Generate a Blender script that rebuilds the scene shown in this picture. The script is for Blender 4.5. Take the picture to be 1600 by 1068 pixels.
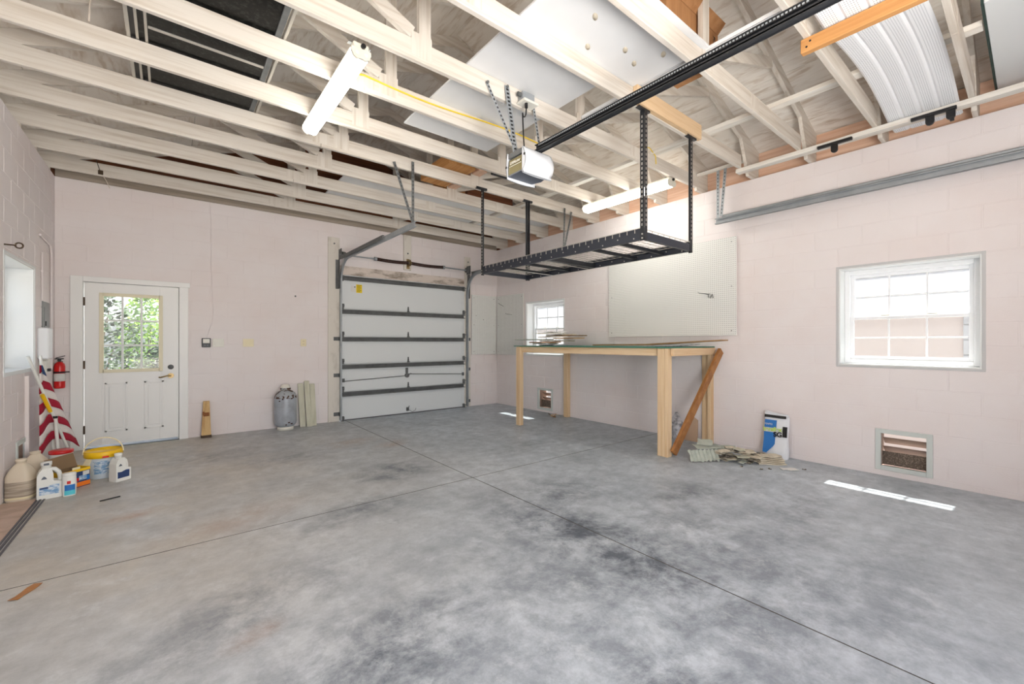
import bpy, math, random
from mathutils import Vector, Matrix
random.seed(7)
D = bpy.data
SC = bpy.context.scene
COL = SC.collection
for o in list(D.objects): D.objects.remove(o)
PI = math.pi

# ------------------------------------------------------------------ camera, world, sun, exposure
cam = D.cameras.new('camera'); cam.sensor_width = 36; cam.lens = 663/1600*36
cam.clip_start = 0.03; cam.clip_end = 300
co = D.objects.new('camera', cam); COL.objects.link(co)
co.location = (0, 0, 1.307); co.rotation_euler = (PI/2, 0, math.radians(-38.9))
SC.camera = co
W = D.worlds.new('sky'); SC.world = W; W.use_nodes = True
wn = W.node_tree.nodes; wl = W.node_tree.links
bg = wn['Background']
sky = wn.new('ShaderNodeTexSky'); sky.sky_type = 'NISHITA'; sky.sun_disc = False
sky.sun_elevation = math.radians(64); sky.sun_rotation = math.radians(90)
sky.dust_density = 2.5; sky.air_density = 1.0
hs = wn.new('ShaderNodeHueSaturation'); hs.inputs['Saturation'].default_value = 0.55
wl.new(sky.outputs[0], hs.inputs['Color']); wl.new(hs.outputs[0], bg.inputs['Color'])
bg.inputs['Strength'].default_value = 0.27
sl = D.lights.new('sun', 'SUN'); sl.energy = 6.0; sl.angle = math.radians(0.6); sl.color = (1, .96, .9)
so = D.objects.new('sun', sl); COL.objects.link(so); so.location = (12, 2, 20)
so.rotation_euler = Vector((-1, 0.03, -2.06)).to_track_quat('-Z', 'Y').to_euler()
SC.view_settings.view_transform = 'Standard'; SC.view_settings.look = 'None'
SC.view_settings.gamma = 1; SC.view_settings.use_curve_mapping = False
SC.view_settings.exposure = 1.47
TUBE = 7.0          # emission of the two fluorescent fixtures

al = D.lights.new('added_doorway_fill', 'AREA'); al.shape = 'RECTANGLE'; al.size = 3.2; al.size_y = 2.3; al.energy = 110; al.color = (.97, .985, 1)  # unseen area lamp added at the assumed doorway to brighten the room
ao = D.objects.new('added_doorway_fill', al); COL.objects.link(ao); ao.location = (.9, -1.25, 1.25); ao.rotation_euler = (PI/2, 0, PI)

fl = D.lights.new('added_upward_fill', 'AREA'); fl.size = 1.2; fl.energy = 50; fl.color = (1, .985, .96)  # unseen lamp added behind the camera, aimed up to brighten the rafters
fo = D.objects.new('added_upward_fill', fl); COL.objects.link(fo); fo.location = (1.0, -.9, 1.4)
fo.rotation_euler = Vector((.05, .7, .75)).to_track_quat('-Z', 'Y').to_euler()

# ------------------------------------------------------------------ dimensions (metres)
XL, XR, YB, HW = -1.055, 5.45, 7.27, 3.26
YF = -1.3

# ------------------------------------------------------------------ materials
def srgb(r, g, b):
    f = lambda c: (c/255/12.92) if c/255 <= .04045 else ((c/255+.055)/1.055)**2.4
    return (f(r), f(g), f(b), 1)
def mat(name, col, rough=.6, metal=0, noise=None, emit=None, bump=None, spec=None):
    """noise = (scale vector, second colour, low, high[, detail])"""
    m = D.materials.new(name); m.use_nodes = True
    n, l = m.node_tree.nodes, m.node_tree.links
    b = n['Principled BSDF']
    b.inputs['Roughness'].default_value = rough; b.inputs['Metallic'].default_value = metal
    b.inputs['Base Color'].default_value = col
    if spec is not None: b.inputs['Specular IOR Level'].default_value = spec
    if noise or bump:
        g = n.new('ShaderNodeNewGeometry')
    if noise:
        mp = n.new('ShaderNodeMapping'); mp.inputs['Scale'].default_value = noise[0]
        l.new(g.outputs['Position'], mp.inputs['Vector'])
        t = n.new('ShaderNodeTexNoise'); t.inputs['Scale'].default_value = 1
        t.inputs['Detail'].default_value = noise[4] if len(noise) > 4 else 5; t.inputs['Roughness'].default_value = .6
        l.new(mp.outputs[0], t.inputs['Vector'])
        r = n.new('ShaderNodeMapRange'); r.inputs['From Min'].default_value = noise[2]; r.inputs['From Max'].default_value = noise[3]
        l.new(t.outputs['Fac'], r.inputs['Value'])
        mx = n.new('ShaderNodeMix'); mx.data_type = 'RGBA'
        mx.inputs['A'].default_value = col; mx.inputs['B'].default_value = noise[1]
        l.new(r.outputs[0], mx.inputs['Factor']); l.new(mx.outputs['Result'], b.inputs['Base Color'])
    if bump:
        t2 = n.new('ShaderNodeTexNoise'); t2.inputs['Scale'].default_value = bump[0]; t2.inputs['Detail'].default_value = 4
        l.new(g.outputs['Position'], t2.inputs['Vector'])
        bp = n.new('ShaderNodeBump'); bp.inputs['Strength'].default_value = bump[1]; bp.inputs['Distance'].default_value = .004
        l.new(t2.outputs['Fac'], bp.inputs['Height']); l.new(bp.outputs[0], b.inputs['Normal'])
    if emit:
        b.inputs['Emission Color'].default_value = emit[0]; b.inputs['Emission Strength'].default_value = emit[1]
    return m
def wood(name, c1, c2, axis, lo=.35, hi=.7, rough=.7, s=1.0, knots=False):
    sc = [26*s, 26*s, 26*s]; sc[axis] = 1.1*s
    return mat(name, c1, rough, 0, (tuple(sc), c2, lo, hi, 6), bump=(60, .15))

M = {}
M['pink'] = mat('pink_block_paint', srgb(235, 228, 227), .75, 0, ((1.1, 1.1, 1.4), srgb(231, 220, 217), .4, .75, 4), bump=(130, .35))
M['white'] = mat('white_paint', srgb(232, 234, 233), .5)
M['trimw'] = mat('door_white_paint', srgb(240, 240, 238), .45)
M['jamb'] = mat('dirty_white_board', srgb(222, 216, 206), .7, 0, ((5, 5, 2.2), srgb(176, 166, 152), .52, .78, 5))
M['lintel'] = mat('stained_lintel_paint', srgb(222, 210, 200), .8, 0, ((3, 3, 9), srgb(140, 126, 110), .5, .68, 6))
M['trussx'] = wood('whitewashed_wood_x', srgb(222, 215, 205), srgb(192, 179, 163), 0, .45, .75)
M['trussy'] = wood('whitewashed_wood_y', srgb(232, 228, 220), srgb(202, 188, 170), 1, .45, .8)
M['trussz'] = wood('whitewashed_wood_z', srgb(222, 215, 205), srgb(192, 179, 163), 2, .45, .75)
M['gablew'] = wood('bare_gable_wood', srgb(126, 74, 40), srgb(84, 44, 22), 0, .3, .7)
M['frieze'] = wood('bare_frieze_wood', srgb(234, 200, 176), srgb(214, 168, 138), 1, .35, .7)
M['ply'] = None
M['pinez'] = wood('pine_z', srgb(226, 198, 160), srgb(206, 168, 122), 2, .45, .75)
M['piney'] = wood('pine_y', srgb(230, 203, 166), srgb(212, 176, 130), 1, .45, .75)
M['pinex'] = wood('pine_x', srgb(226, 196, 158), srgb(206, 168, 122), 0, .45, .75)
M['brace'] = mat('brown_board', srgb(176, 122, 70), .6, 0, ((9, 30, 9), srgb(140, 88, 44), .4, .7, 5))
M['orange'] = wood('orange_board', srgb(206, 152, 92), srgb(178, 118, 62), 1, .4, .75)
M['galv'] = mat('galvanised_steel', srgb(168, 173, 177), .45, .35, ((5, 5, 5), srgb(150, 156, 160), .4, .7, 3))
M['galvd'] = mat('dark_galvanised_steel', srgb(112, 114, 114), .7, .1, ((5, 5, 5), srgb(90, 92, 92), .4, .7, 3))
M['black'] = mat('black_powder_coat', srgb(38, 40, 44), .42, .1)
M['navy'] = mat('charcoal_powder_coat', srgb(48, 52, 62), .4, .15)
M['blackp'] = mat('black_plastic', srgb(22, 22, 24), .4)
M['wire'] = mat('zinc_wire', srgb(196, 192, 184), .35, .6)
M['spring'] = mat('rusty_spring', srgb(74, 48, 38), .6, .4)
M['steelpan'] = mat('white_steel_panel', srgb(222, 226, 227), .42)
M['yellow'] = mat('yellow_sticker', srgb(236, 206, 20), .5)
M['peg'] = None
M['pvc'] = mat('white_vinyl', srgb(244, 246, 248), .35)
M['board'] = mat('white_foam_board', srgb(232, 233, 234), .55, 0, ((1.5, 1.5, 1.5), srgb(222, 224, 226), .4, .7, 3))
M['knotmark'] = mat('tan_knot_bleed', srgb(214, 204, 184), .6)
M['cream'] = mat('ivory_plastic', srgb(232, 220, 184), .4)
M['creamw'] = mat('white_switch_plastic', srgb(228, 226, 216), .4)
M['brass'] = mat('aged_brass', srgb(140, 120, 86), .3, .9)
M['hinge'] = mat('dark_hinge', srgb(86, 70, 56), .4, .7)
M['glassframe'] = mat('yellowed_plastic_frame', srgb(232, 224, 196), .5)
M['red'] = mat('red_enamel', srgb(206, 26, 26), .3)
M['label'] = mat('paper_label', srgb(222, 220, 216), .6)
M['boxgrey'] = mat('grey_electrical_box', srgb(140, 142, 142), .45, .2)
M['green'] = mat('green_edge_board', srgb(64, 122, 104), .5)
M['cardb'] = mat('brown_cardboard', srgb(176, 128, 84), .8, 0, ((20, 20, 2), srgb(156, 108, 66), .4, .7, 3))
M['cardd'] = mat('dark_cardboard', srgb(130, 106, 78), .85)
M['fibre'] = mat('brown_hardboard', srgb(176, 142, 100), .7, 0, ((4, 8, 8), srgb(150, 112, 70), .4, .7, 3))
M['plank'] = mat('primed_green_grey_board', srgb(206, 204, 184), .6, 0, ((20, 20, 2), srgb(188, 186, 164), .4, .7, 3))
M['tank'] = mat('grey_tank_paint', srgb(172, 178, 186), .4, .1, ((6, 6, 6), srgb(150, 154, 160), .4, .7, 3))
M['rust'] = mat('rusted_steel', srgb(172, 176, 180), .65, .1, ((16, 16, 16), srgb(84, 58, 44), .50, .55, 4))
M['cyl_white'] = mat('white_enamel', srgb(230, 226, 214), .4)
M['sticky'] = wood('weathered_stub', srgb(216, 182, 128), srgb(176, 132, 78), 2, .45, .75)
M['stain_b'] = mat('charred_end', srgb(78, 62, 48), .8)
M['jug'] = mat('translucent_tan_plastic', srgb(218, 204, 182), .45)
M['juglab'] = mat('faded_brown_label', srgb(160, 146, 130), .7, 0, ((4, 4, 60), srgb(196, 182, 162), .45, .6, 4))
M['hdpe'] = mat('white_plastic_bottle', srgb(232, 232, 226), .38)
M['blue'] = mat('blue_print', srgb(40, 116, 190), .5)
M['bluel'] = mat('pale_blue_print', srgb(120, 160, 200), .5, 0, ((30, 30, 60), srgb(214, 224, 232), .45, .6, 4))
M['teal'] = mat('turquoise_print', srgb(90, 200, 214), .5)
M['dkblue'] = mat('dark_blue_print', srgb(44, 66, 112), .5)
M['orangep'] = mat('orange_print', srgb(240, 124, 30), .5)
M['ylid'] = mat('yellow_lid_plastic', srgb(246, 196, 20), .4)
M['pailb'] = mat('pale_blue_pail', srgb(206, 216, 226), .45)
M['flagr'] = mat('flag_red_cloth', srgb(168, 22, 52), .85)
M['flagw'] = mat('flag_white_cloth', srgb(232, 224, 220), .85)
M['flagb'] = mat('flag_blue_cloth', srgb(40, 66, 110), .85)
M['ycab'] = mat('yellow_cable', srgb(236, 204, 60), .5)
M['whitewire'] = mat('off_white_wire', srgb(222, 210, 196), .6)
M['frag'] = mat('beige_tile_backing', srgb(214, 204, 184), .75, 0, ((12, 12, 12), srgb(182, 168, 146), .45, .7, 4))
M['frag2'] = mat('grey_green_sheet', srgb(178, 184, 172), .7, 0, ((10, 10, 10), srgb(150, 156, 146), .45, .7, 4))
M['frag3'] = mat('dark_adhesive', srgb(90, 84, 76), .85, 0, ((30, 30, 30), srgb(196, 186, 168), .48, .58, 4))
M['bagw'] = mat('white_paper_sack', srgb(228, 230, 234), .6)
M['lime'] = mat('lime_print', srgb(200, 226, 110), .5)
M['darkglass'] = mat('dark_mottled_glass', srgb(10, 11, 10), .3, 0, ((38, 38, 38), srgb(48, 50, 48), .5, .75, 3), spec=.15)
M['alu'] = mat('aluminium_frame', srgb(196, 192, 184), .4, .5)
M['olive'] = mat('olive_mirror_panel', srgb(150, 140, 100), .25, .3)
M['slate'] = mat('slate_plastic', srgb(92, 98, 110), .5)
M['lensw'] = mat('frosted_white_lens', srgb(226, 230, 236), .35)
M['tubebody'] = mat('white_fixture_metal', srgb(224, 220, 206), .4)
M['tube'] = mat('lit_diffuser', (1, .97, .86, 1), .5, 0, emit=((1, .972, .90, 1), TUBE))
M['leaf'] = mat('shrub_leaf', srgb(46, 72, 28), .6, 0, ((4, 4, 4), srgb(20, 36, 14), .4, .65, 3))
M['leaf2'] = mat('lime_leaf', srgb(126, 164, 36), .6, 0, ((4, 4, 4), srgb(66, 104, 20), .4, .65, 3))
M['bark'] = mat('shrub_bark', srgb(92, 76, 58), .9)
M['gravel'] = mat('pale_drive', srgb(206, 198, 186), .9, 0, ((2, 2, 2), srgb(176, 168, 154), .4, .7, 5))
M['beige'] = mat('beige_house_wall', srgb(178, 169, 163), .8)
M['siding'] = mat('white_siding', srgb(158, 162, 164), .6)
M['strip'] = mat('grey_seal_strip', srgb(96, 94, 98), .6)
M['rustpaint'] = mat('pink_floor_paint', srgb(206, 182, 166), .8, 0, ((6, 6, 6), srgb(178, 152, 132), .4, .7, 4))
M['slat'] = mat('brown_louver', srgb(134, 110, 96), .6)
M['mesh_dark'] = mat('insect_screen', srgb(96, 84, 74), .8, 0, ((30, 90, 90), srgb(140, 124, 110), .5, .6, 4))

def plymat():
    m = D.materials.new('whitewashed_plywood'); m.use_nodes = True
    n, l = m.node_tree.nodes, m.node_tree.links; b = n['Principled BSDF']; b.inputs['Roughness'].default_value = .8
    g = n.new('ShaderNodeNewGeometry')
    def nz(sc, lo, hi, det=6, dist=0):
        mp = n.new('ShaderNodeMapping'); mp.inputs['Scale'].default_value = sc; l.new(g.outputs['Position'], mp.inputs['Vector'])
        t = n.new('ShaderNodeTexNoise'); t.inputs['Scale'].default_value = 1; t.inputs['Detail'].default_value = det
        t.inputs['Distortion'].default_value = dist; l.new(mp.outputs[0], t.inputs['Vector'])
        r = n.new('ShaderNodeMapRange'); r.inputs['From Min'].default_value = lo; r.inputs['From Max'].default_value = hi
        l.new(t.outputs['Fac'], r.inputs['Value']); return r.outputs[0]
    a = nz((9, 2.2, 9), .42, .68, 8, 1.2); c = nz((30, 5, 30), .40, .66, 4, .6); e = nz((.7, .7, .7), .38, .66, 3)
    ma = n.new('ShaderNodeMath'); ma.operation = 'MULTIPLY'; l.new(a, ma.inputs[0]); l.new(c, ma.inputs[1])
    mb = n.new('ShaderNodeMath'); mb.operation = 'MULTIPLY_ADD'; l.new(e, mb.inputs[0]); mb.inputs[1].default_value = .45; l.new(ma.outputs[0], mb.inputs[2])
    mx = n.new('ShaderNodeMix'); mx.data_type = 'RGBA'; mx.inputs['A'].default_value = srgb(243, 238, 230); mx.inputs['B'].default_value = srgb(204, 189, 172)
    l.new(mb.outputs[0], mx.inputs['Factor']); l.new(mx.outputs['Result'], b.inputs['Base Color']); return m
M['ply'] = plymat()

def floormat():
    m = D.materials.new('polished_concrete'); m.use_nodes = True
    n, l = m.node_tree.nodes, m.node_tree.links; b = n['Principled BSDF']
    g = n.new('ShaderNodeNewGeometry')
    def nz(sc, lo, hi, det=6, dist=0, rough=.6):
        mp = n.new('ShaderNodeMapping'); mp.inputs['Scale'].default_value = sc; l.new(g.outputs['Position'], mp.inputs['Vector'])
        t = n.new('ShaderNodeTexNoise'); t.inputs['Scale'].default_value = 1; t.inputs['Detail'].default_value = det; t.inputs['Roughness'].default_value = rough
        t.inputs['Distortion'].default_value = dist; l.new(mp.outputs[0], t.inputs['Vector'])
        r = n.new('ShaderNodeMapRange'); r.inputs['From Min'].default_value = lo; r.inputs['From Max'].default_value = hi
        l.new(t.outputs['Fac'], r.inputs['Value']); return r.outputs[0]
    def op(k, a, c):
        q = n.new('ShaderNodeMath'); q.operation = k
        for i, v in enumerate((a, c)):
            if isinstance(v, (int, float)): q.inputs[i].default_value = v
            else: l.new(v, q.inputs[i])
        return q.outputs[0]
    def mix(f, A, B):
        mx = n.new('ShaderNodeMix'); mx.data_type = 'RGBA'
        for k, v in (('Factor', f), ('A', A), ('B', B)):
            if isinstance(v, (tuple, float)): mx.inputs[k].default_value = v
            else: l.new(v, mx.inputs[k])
        return mx.outputs['Result']
    def blob(x, y, rx, ry, ang=0):
        mp = n.new('ShaderNodeMapping'); mp.vector_type = 'TEXTURE'
        mp.inputs['Location'].default_value = (x, y, 0); mp.inputs['Rotation'].default_value = (0, 0, ang); mp.inputs['Scale'].default_value = (rx, ry, 1)
        l.new(g.outputs['Position'], mp.inputs['Vector'])
        v = n.new('ShaderNodeVectorMath'); v.operation = 'LENGTH'; l.new(mp.outputs[0], v.inputs[0])
        r = n.new('ShaderNodeMapRange'); r.inputs['From Min'].default_value = 1; r.inputs['From Max'].default_value = .15
        l.new(v.outputs['Value'], r.inputs['Value']); return r.outputs[0]
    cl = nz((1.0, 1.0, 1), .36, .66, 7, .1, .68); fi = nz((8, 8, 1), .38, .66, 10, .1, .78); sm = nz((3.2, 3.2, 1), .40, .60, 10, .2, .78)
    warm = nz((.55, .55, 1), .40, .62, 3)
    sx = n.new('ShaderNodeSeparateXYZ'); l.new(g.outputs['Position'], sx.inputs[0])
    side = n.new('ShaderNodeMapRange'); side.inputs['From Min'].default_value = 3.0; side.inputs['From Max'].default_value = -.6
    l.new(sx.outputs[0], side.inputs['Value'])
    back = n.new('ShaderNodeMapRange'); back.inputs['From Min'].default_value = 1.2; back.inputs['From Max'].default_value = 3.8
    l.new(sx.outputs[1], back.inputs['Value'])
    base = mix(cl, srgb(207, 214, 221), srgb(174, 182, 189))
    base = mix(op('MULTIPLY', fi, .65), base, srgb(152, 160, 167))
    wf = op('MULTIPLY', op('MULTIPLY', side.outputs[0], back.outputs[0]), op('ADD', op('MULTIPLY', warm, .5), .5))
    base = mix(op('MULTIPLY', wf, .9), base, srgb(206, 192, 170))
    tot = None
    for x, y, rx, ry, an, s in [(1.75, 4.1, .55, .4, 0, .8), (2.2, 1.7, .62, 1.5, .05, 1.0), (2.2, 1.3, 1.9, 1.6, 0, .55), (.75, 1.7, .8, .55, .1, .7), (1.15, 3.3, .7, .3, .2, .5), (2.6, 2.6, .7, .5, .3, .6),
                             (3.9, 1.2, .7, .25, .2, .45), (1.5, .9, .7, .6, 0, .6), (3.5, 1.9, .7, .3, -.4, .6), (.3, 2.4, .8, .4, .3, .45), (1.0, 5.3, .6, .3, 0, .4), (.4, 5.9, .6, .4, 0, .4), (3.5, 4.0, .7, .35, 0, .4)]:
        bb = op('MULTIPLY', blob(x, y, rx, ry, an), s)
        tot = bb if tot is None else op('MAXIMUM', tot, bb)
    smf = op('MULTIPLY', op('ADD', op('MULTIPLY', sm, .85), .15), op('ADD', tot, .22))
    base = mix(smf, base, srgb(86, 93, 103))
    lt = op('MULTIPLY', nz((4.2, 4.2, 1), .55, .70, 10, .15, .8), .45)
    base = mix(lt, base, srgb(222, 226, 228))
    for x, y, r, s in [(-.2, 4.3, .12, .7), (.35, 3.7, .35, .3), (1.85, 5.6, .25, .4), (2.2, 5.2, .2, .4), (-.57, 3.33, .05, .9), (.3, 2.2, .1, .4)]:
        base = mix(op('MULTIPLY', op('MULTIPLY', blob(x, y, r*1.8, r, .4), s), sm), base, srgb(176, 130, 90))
    l.new(base, b.inputs['Base Color'])
    rr = n.new('ShaderNodeMapRange'); rr.inputs['To Min'].default_value = .34; rr.inputs['To Max'].default_value = .55
    l.new(fi, rr.inputs['Value']); l.new(rr.outputs[0], b.inputs['Roughness'])
    bp = n.new('ShaderNodeBump'); bp.inputs['Strength'].default_value = .12; bp.inputs['Distance'].default_value = .003
    l.new(fi, bp.inputs['Height']); l.new(bp.outputs[0], b.inputs['Normal'])
    return m
M['floor'] = floormat()

def pegmat():
    m = D.materials.new('pegboard_face'); m.use_nodes = True
    n, l = m.node_tree.nodes, m.node_tree.links; b = n['Principled BSDF']; b.inputs['Roughness'].default_value = .5
    g = n.new('ShaderNodeNewGeometry'); s = n.new('ShaderNodeSeparateXYZ'); l.new(g.outputs['Position'], s.inputs[0])
    def op(k, a, c):
        q = n.new('ShaderNodeMath'); q.operation = k
        for i, v in enumerate((a, c)):
            if isinstance(v, (int, float)): q.inputs[i].default_value = v
            else: l.new(v, q.inputs[i])
        return q.outputs[0]
    u = op('ADD', s.outputs[0], s.outputs[1])
    P = .0254
    du = op('ABSOLUTE', op('SUBTRACT', op('PINGPONG', u, P), 0), 0)
    # hole grid: distance to the nearest lattice point
    fu = op('SUBTRACT', op('FRACT', op('DIVIDE', u, P), 0), .5); fv = op('SUBTRACT', op('FRACT', op('DIVIDE', s.outputs[2], P), 0), .5)
    d = op('SQRT', op('ADD', op('MULTIPLY', fu, fu), op('MULTIPLY', fv, fv)), 0)
    h = op('LESS_THAN', d, .15)
    mx = n.new('ShaderNodeMix'); mx.data_type = 'RGBA'; mx.inputs['A'].default_value = srgb(230, 230, 226); mx.inputs['B'].default_value = srgb(92, 92, 90)
    l.new(h, mx.inputs['Factor']); l.new(mx.outputs['Result'], b.inputs['Base Color']); return m
M['peg'] = pegmat()

def soffmat():
    m = D.materials.new('perforated_vinyl'); m.use_nodes = True
    n, l = m.node_tree.nodes, m.node_tree.links; b = n['Principled BSDF']; b.inputs['Roughness'].default_value = .35
    g = n.new('ShaderNodeNewGeometry'); s = n.new('ShaderNodeSeparateXYZ'); l.new(g.outputs['Position'], s.inputs[0])
    def op(k, a, c):
        q = n.new('ShaderNodeMath'); q.operation = k
        for i, v in enumerate((a, c)):
            if isinstance(v, (int, float)): q.inputs[i].default_value = v
            else: l.new(v, q.inputs[i])
        return q.outputs[0]
    fu = op('SUBTRACT', op('FRACT', op('DIVIDE', s.outputs[0], .021), 0), .5); fv = op('SUBTRACT', op('FRACT', op('DIVIDE', s.outputs[1], .0125), 0), .5)
    d = op('SQRT', op('ADD', op('MULTIPLY', fu, fu), op('MULTIPLY', fv, fv)), 0)
    band = op('LESS_THAN', op('FRACT', op('DIVIDE', op('SUBTRACT', s.outputs[1], .43), .115), 0), .62)
    h = op('MULTIPLY', op('LESS_THAN', d, .2), band)
    mx = n.new('ShaderNodeMix'); mx.data_type = 'RGBA'; mx.inputs['A'].default_value = srgb(244, 246, 249); mx.inputs['B'].default_value = srgb(140, 146, 154)
    l.new(h, mx.inputs['Factor']); l.new(mx.outputs['Result'], b.inputs['Base Color']); return m
M['soffit'] = soffmat()

def glassmat(name, clear, haze, tint=(.96, .98, .98, 1)):
    m = D.materials.new(name); m.use_nodes = True
    n, l = m.node_tree.nodes, m.node_tree.links
    n.remove(n['Principled BSDF']); out = n['Material Output']
    t = n.new('ShaderNodeBsdfTransparent'); t.inputs[0].default_value = tuple(c*clear for c in tint[:3])+(1,)
    tr = n.new('ShaderNodeBsdfTranslucent'); tr.inputs[0].default_value = (.86, .88, .9, 1)
    gl = n.new('ShaderNodeBsdfGlossy'); gl.inputs['Roughness'].default_value = .03
    a = n.new('ShaderNodeMixShader'); a.inputs[0].default_value = haze; l.new(t.outputs[0], a.inputs[1]); l.new(tr.outputs[0], a.inputs[2])
    c = n.new('ShaderNodeMixShader'); c.inputs[0].default_value = .05; l.new(a.outputs[0], c.inputs[1]); l.new(gl.outputs[0], c.inputs[2])
    l.new(c.outputs[0], out.inputs[0]); return m
M['glass'] = glassmat('window_glass', .93, .02)
M['hazy'] = glassmat('hazy_window_glass', .88, .14)

# ------------------------------------------------------------------ mesh builder
class MB:
    def __init__(s): s.v = []; s.f = []; s.sm = []
    def add(s, vs, fs, smooth=False):
        k = len(s.v); s.v += [tuple(p) for p in vs]; s.f += [tuple(i+k for i in f) for f in fs]; s.sm += [smooth]*len(fs); return s
    def frame(s, c, ax, h, bev=0):
        """box: centre c, three unit axes, half sizes, chamfer"""
        c = Vector(c); X, Y, Z = [Vector(a) for a in ax]
        bev = min(bev, min(h)*.45)
        if bev <= 0:
            vs = [c+X*h[0]*i+Y*h[1]*j+Z*h[2]*k for i in (-1, 1) for j in (-1, 1) for k in (-1, 1)]
            return s.add(vs, [(0, 1, 3, 2), (4, 6, 7, 5), (0, 4, 5, 1), (2, 3, 7, 6), (0, 2, 6, 4), (1, 5, 7, 3)])
        vs = []; idx = {}
        for i in (-1, 1):
            for j in (-1, 1):
                for k in (-1, 1):
                    for a in range(3):
                        d = [h[0]-bev, h[1]-bev, h[2]-bev]; d[a] = h[a]
                        idx[(i, j, k, a)] = len(vs); vs.append(c+X*d[0]*i+Y*d[1]*j+Z*d[2]*k)
        fs = []
        for a in range(3):
            o1, o2 = (a+1) % 3, (a+2) % 3
            for sg in (-1, 1):
                q = []
                for (u, w) in ((-1, -1), (1, -1), (1, 1), (-1, 1)):
                    t = [0, 0, 0]; t[a] = sg; t[o1] = u; t[o2] = w; q.append(idx[(t[0], t[1], t[2], a)])
                fs.append(tuple(q if sg > 0 else q[::-1]))
        for a in range(3):                      # edges along axis a
            o1, o2 = (a+1) % 3, (a+2) % 3
            for u in (-1, 1):
                for w in (-1, 1):
                    t0 = [0, 0, 0]; t0[o1] = u; t0[o2] = w; t0[a] = -1; t1 = list(t0); t1[a] = 1
                    q = [idx[(*t0, o1)], idx[(*t1, o1)], idx[(*t1, o2)], idx[(*t0, o2)]]
                    fs.append(tuple(q if u*w < 0 else q[::-1]))
        for i in (-1, 1):
            for j in (-1, 1):
                for k in (-1, 1):
                    q = [idx[(i, j, k, 0)], idx[(i, j, k, 1)], idx[(i, j, k, 2)]]
                    fs.append(tuple(q if i*j*k > 0 else q[::-1]))
        return s.add(vs, fs)
    def box(s, x0, x1, y0, y1, z0, z1, bev=0):
        return s.frame(((x0+x1)/2, (y0+y1)/2, (z0+z1)/2), ((1, 0, 0), (0, 1, 0), (0, 0, 1)), (abs(x1-x0)/2, abs(y1-y0)/2, abs(z1-z0)/2), bev)
    def bar(s, p, q, w, h, up=(0, 0, 1), bev=0):
        """square bar from p to q, w across, h along 'up'"""
        p, q = Vector(p), Vector(q); d = (q-p); L = d.length; d.normalize(); u = Vector(up); r = d.cross(u)
        if r.length < 1e-4: r = d.cross(Vector((1, 0, 0)))
        r.normalize(); u = r.cross(d).normalized()
        return s.frame((p+q)/2, (d, r, u), (L/2, w/2, h/2), bev)
    def cyl(s, p, q, r, n=14, r2=None, cap=True, smooth=True):
        p, q = Vector(p), Vector(q); d = (q-p).normalized(); a = d.orthogonal().normalized(); b = d.cross(a)
        r2 = r if r2 is None else r2; vs = []
        for c, rr in ((p, r), (q, r2)):
            vs += [c+a*math.cos(2*PI*i/n)*rr+b*math.sin(2*PI*i/n)*rr for i in range(n)]
        s.add(vs, [(i, (i+1) % n, n+(i+1) % n, n+i) for i in range(n)], smooth)
        if cap: s.add(vs, [tuple(range(n))[::-1], tuple(range(n, 2*n))])
        return s
    def tube(s, path, r, n=8, smooth=True):
        P = [Vector(p) for p in path]; vs = []; prev = None
        for i, p in enumerate(P):
            d = (P[min(i+1, len(P)-1)]-P[max(i-1, 0)]).normalized()
            a = d.orthogonal().normalized() if prev is None else (prev-d*prev.dot(d)).normalized()
            prev = a; b = d.cross(a)
            vs += [p+a*math.cos(2*PI*k/n)*r+b*math.sin(2*PI*k/n)*r for k in range(n)]
        fs = [(i*n+k, i*n+(k+1) % n, (i+1)*n+(k+1) % n, (i+1)*n+k) for i in range(len(P)-1) for k in range(n)]
        s.add(vs, fs, smooth); m = len(P)-1
        return s.add(vs, [tuple(range(n))[::-1], tuple(range(m*n, m*n+n))])
    def lathe(s, c, prof, n=24, sx=1, sy=1, smooth=True, a0=0, rot=0):
        c = Vector(c); vs = []; m = len(prof); cr, sr = math.cos(rot), math.sin(rot)
        for i in range(n):
            t = a0+2*PI*i/n
            for r, z in prof:
                x, y = r*math.cos(t)*sx, r*math.sin(t)*sy
                vs.append(c+Vector((x*cr-y*sr, x*sr+y*cr, z)))
        s.add(vs, [(i*m+k, ((i+1) % n)*m+k, ((i+1) % n)*m+k+1, i*m+k+1) for i in range(n) for k in range(m-1)], smooth)
        if prof[0][0] > 1e-6: s.add(vs, [tuple(i*m for i in range(n))[::-1]])
        if prof[-1][0] > 1e-6: s.add(vs, [tuple(i*m+m-1 for i in range(n))])
        return s
    def sheet(s, rows, thick=None):
        """grid of points rows[i][j]; thick = vector for the back side"""
        R, Cn = len(rows), len(rows[0]); vs = [p for r in rows for p in r]
        fs = [(i*Cn+j, i*Cn+j+1, (i+1)*Cn+j+1, (i+1)*Cn+j) for i in range(R-1) for j in range(Cn-1)]
        if not thick: return s.add(vs, fs)
        t = Vector(thick); k = len(vs); vs = vs+[Vector(p)+t for p in vs]
        fs = fs+[tuple(i+k for i in f[::-1]) for f in fs]
        edge = [j for j in range(Cn)]+[i*Cn+Cn-1 for i in range(1, R)]+[(R-1)*Cn+j for j in range(Cn-2, -1, -1)]+[i*Cn for i in range(R-2, 0, -1)]
        for a, b in zip(edge, edge[1:]+edge[:1]): fs.append((b, a, a+k, b+k))
        return s.add(vs, fs)
    def prism(s, poly, t):
        """polygon (3D points) extruded by vector t"""
        P = [Vector(p) for p in poly]; t = Vector(t); n = len(P)
        return s.add(P+[p+t for p in P], [tuple(range(n))[::-1], tuple(range(n, 2*n))]+[(i, (i+1) % n, n+(i+1) % n, n+i) for i in range(n)])
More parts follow.
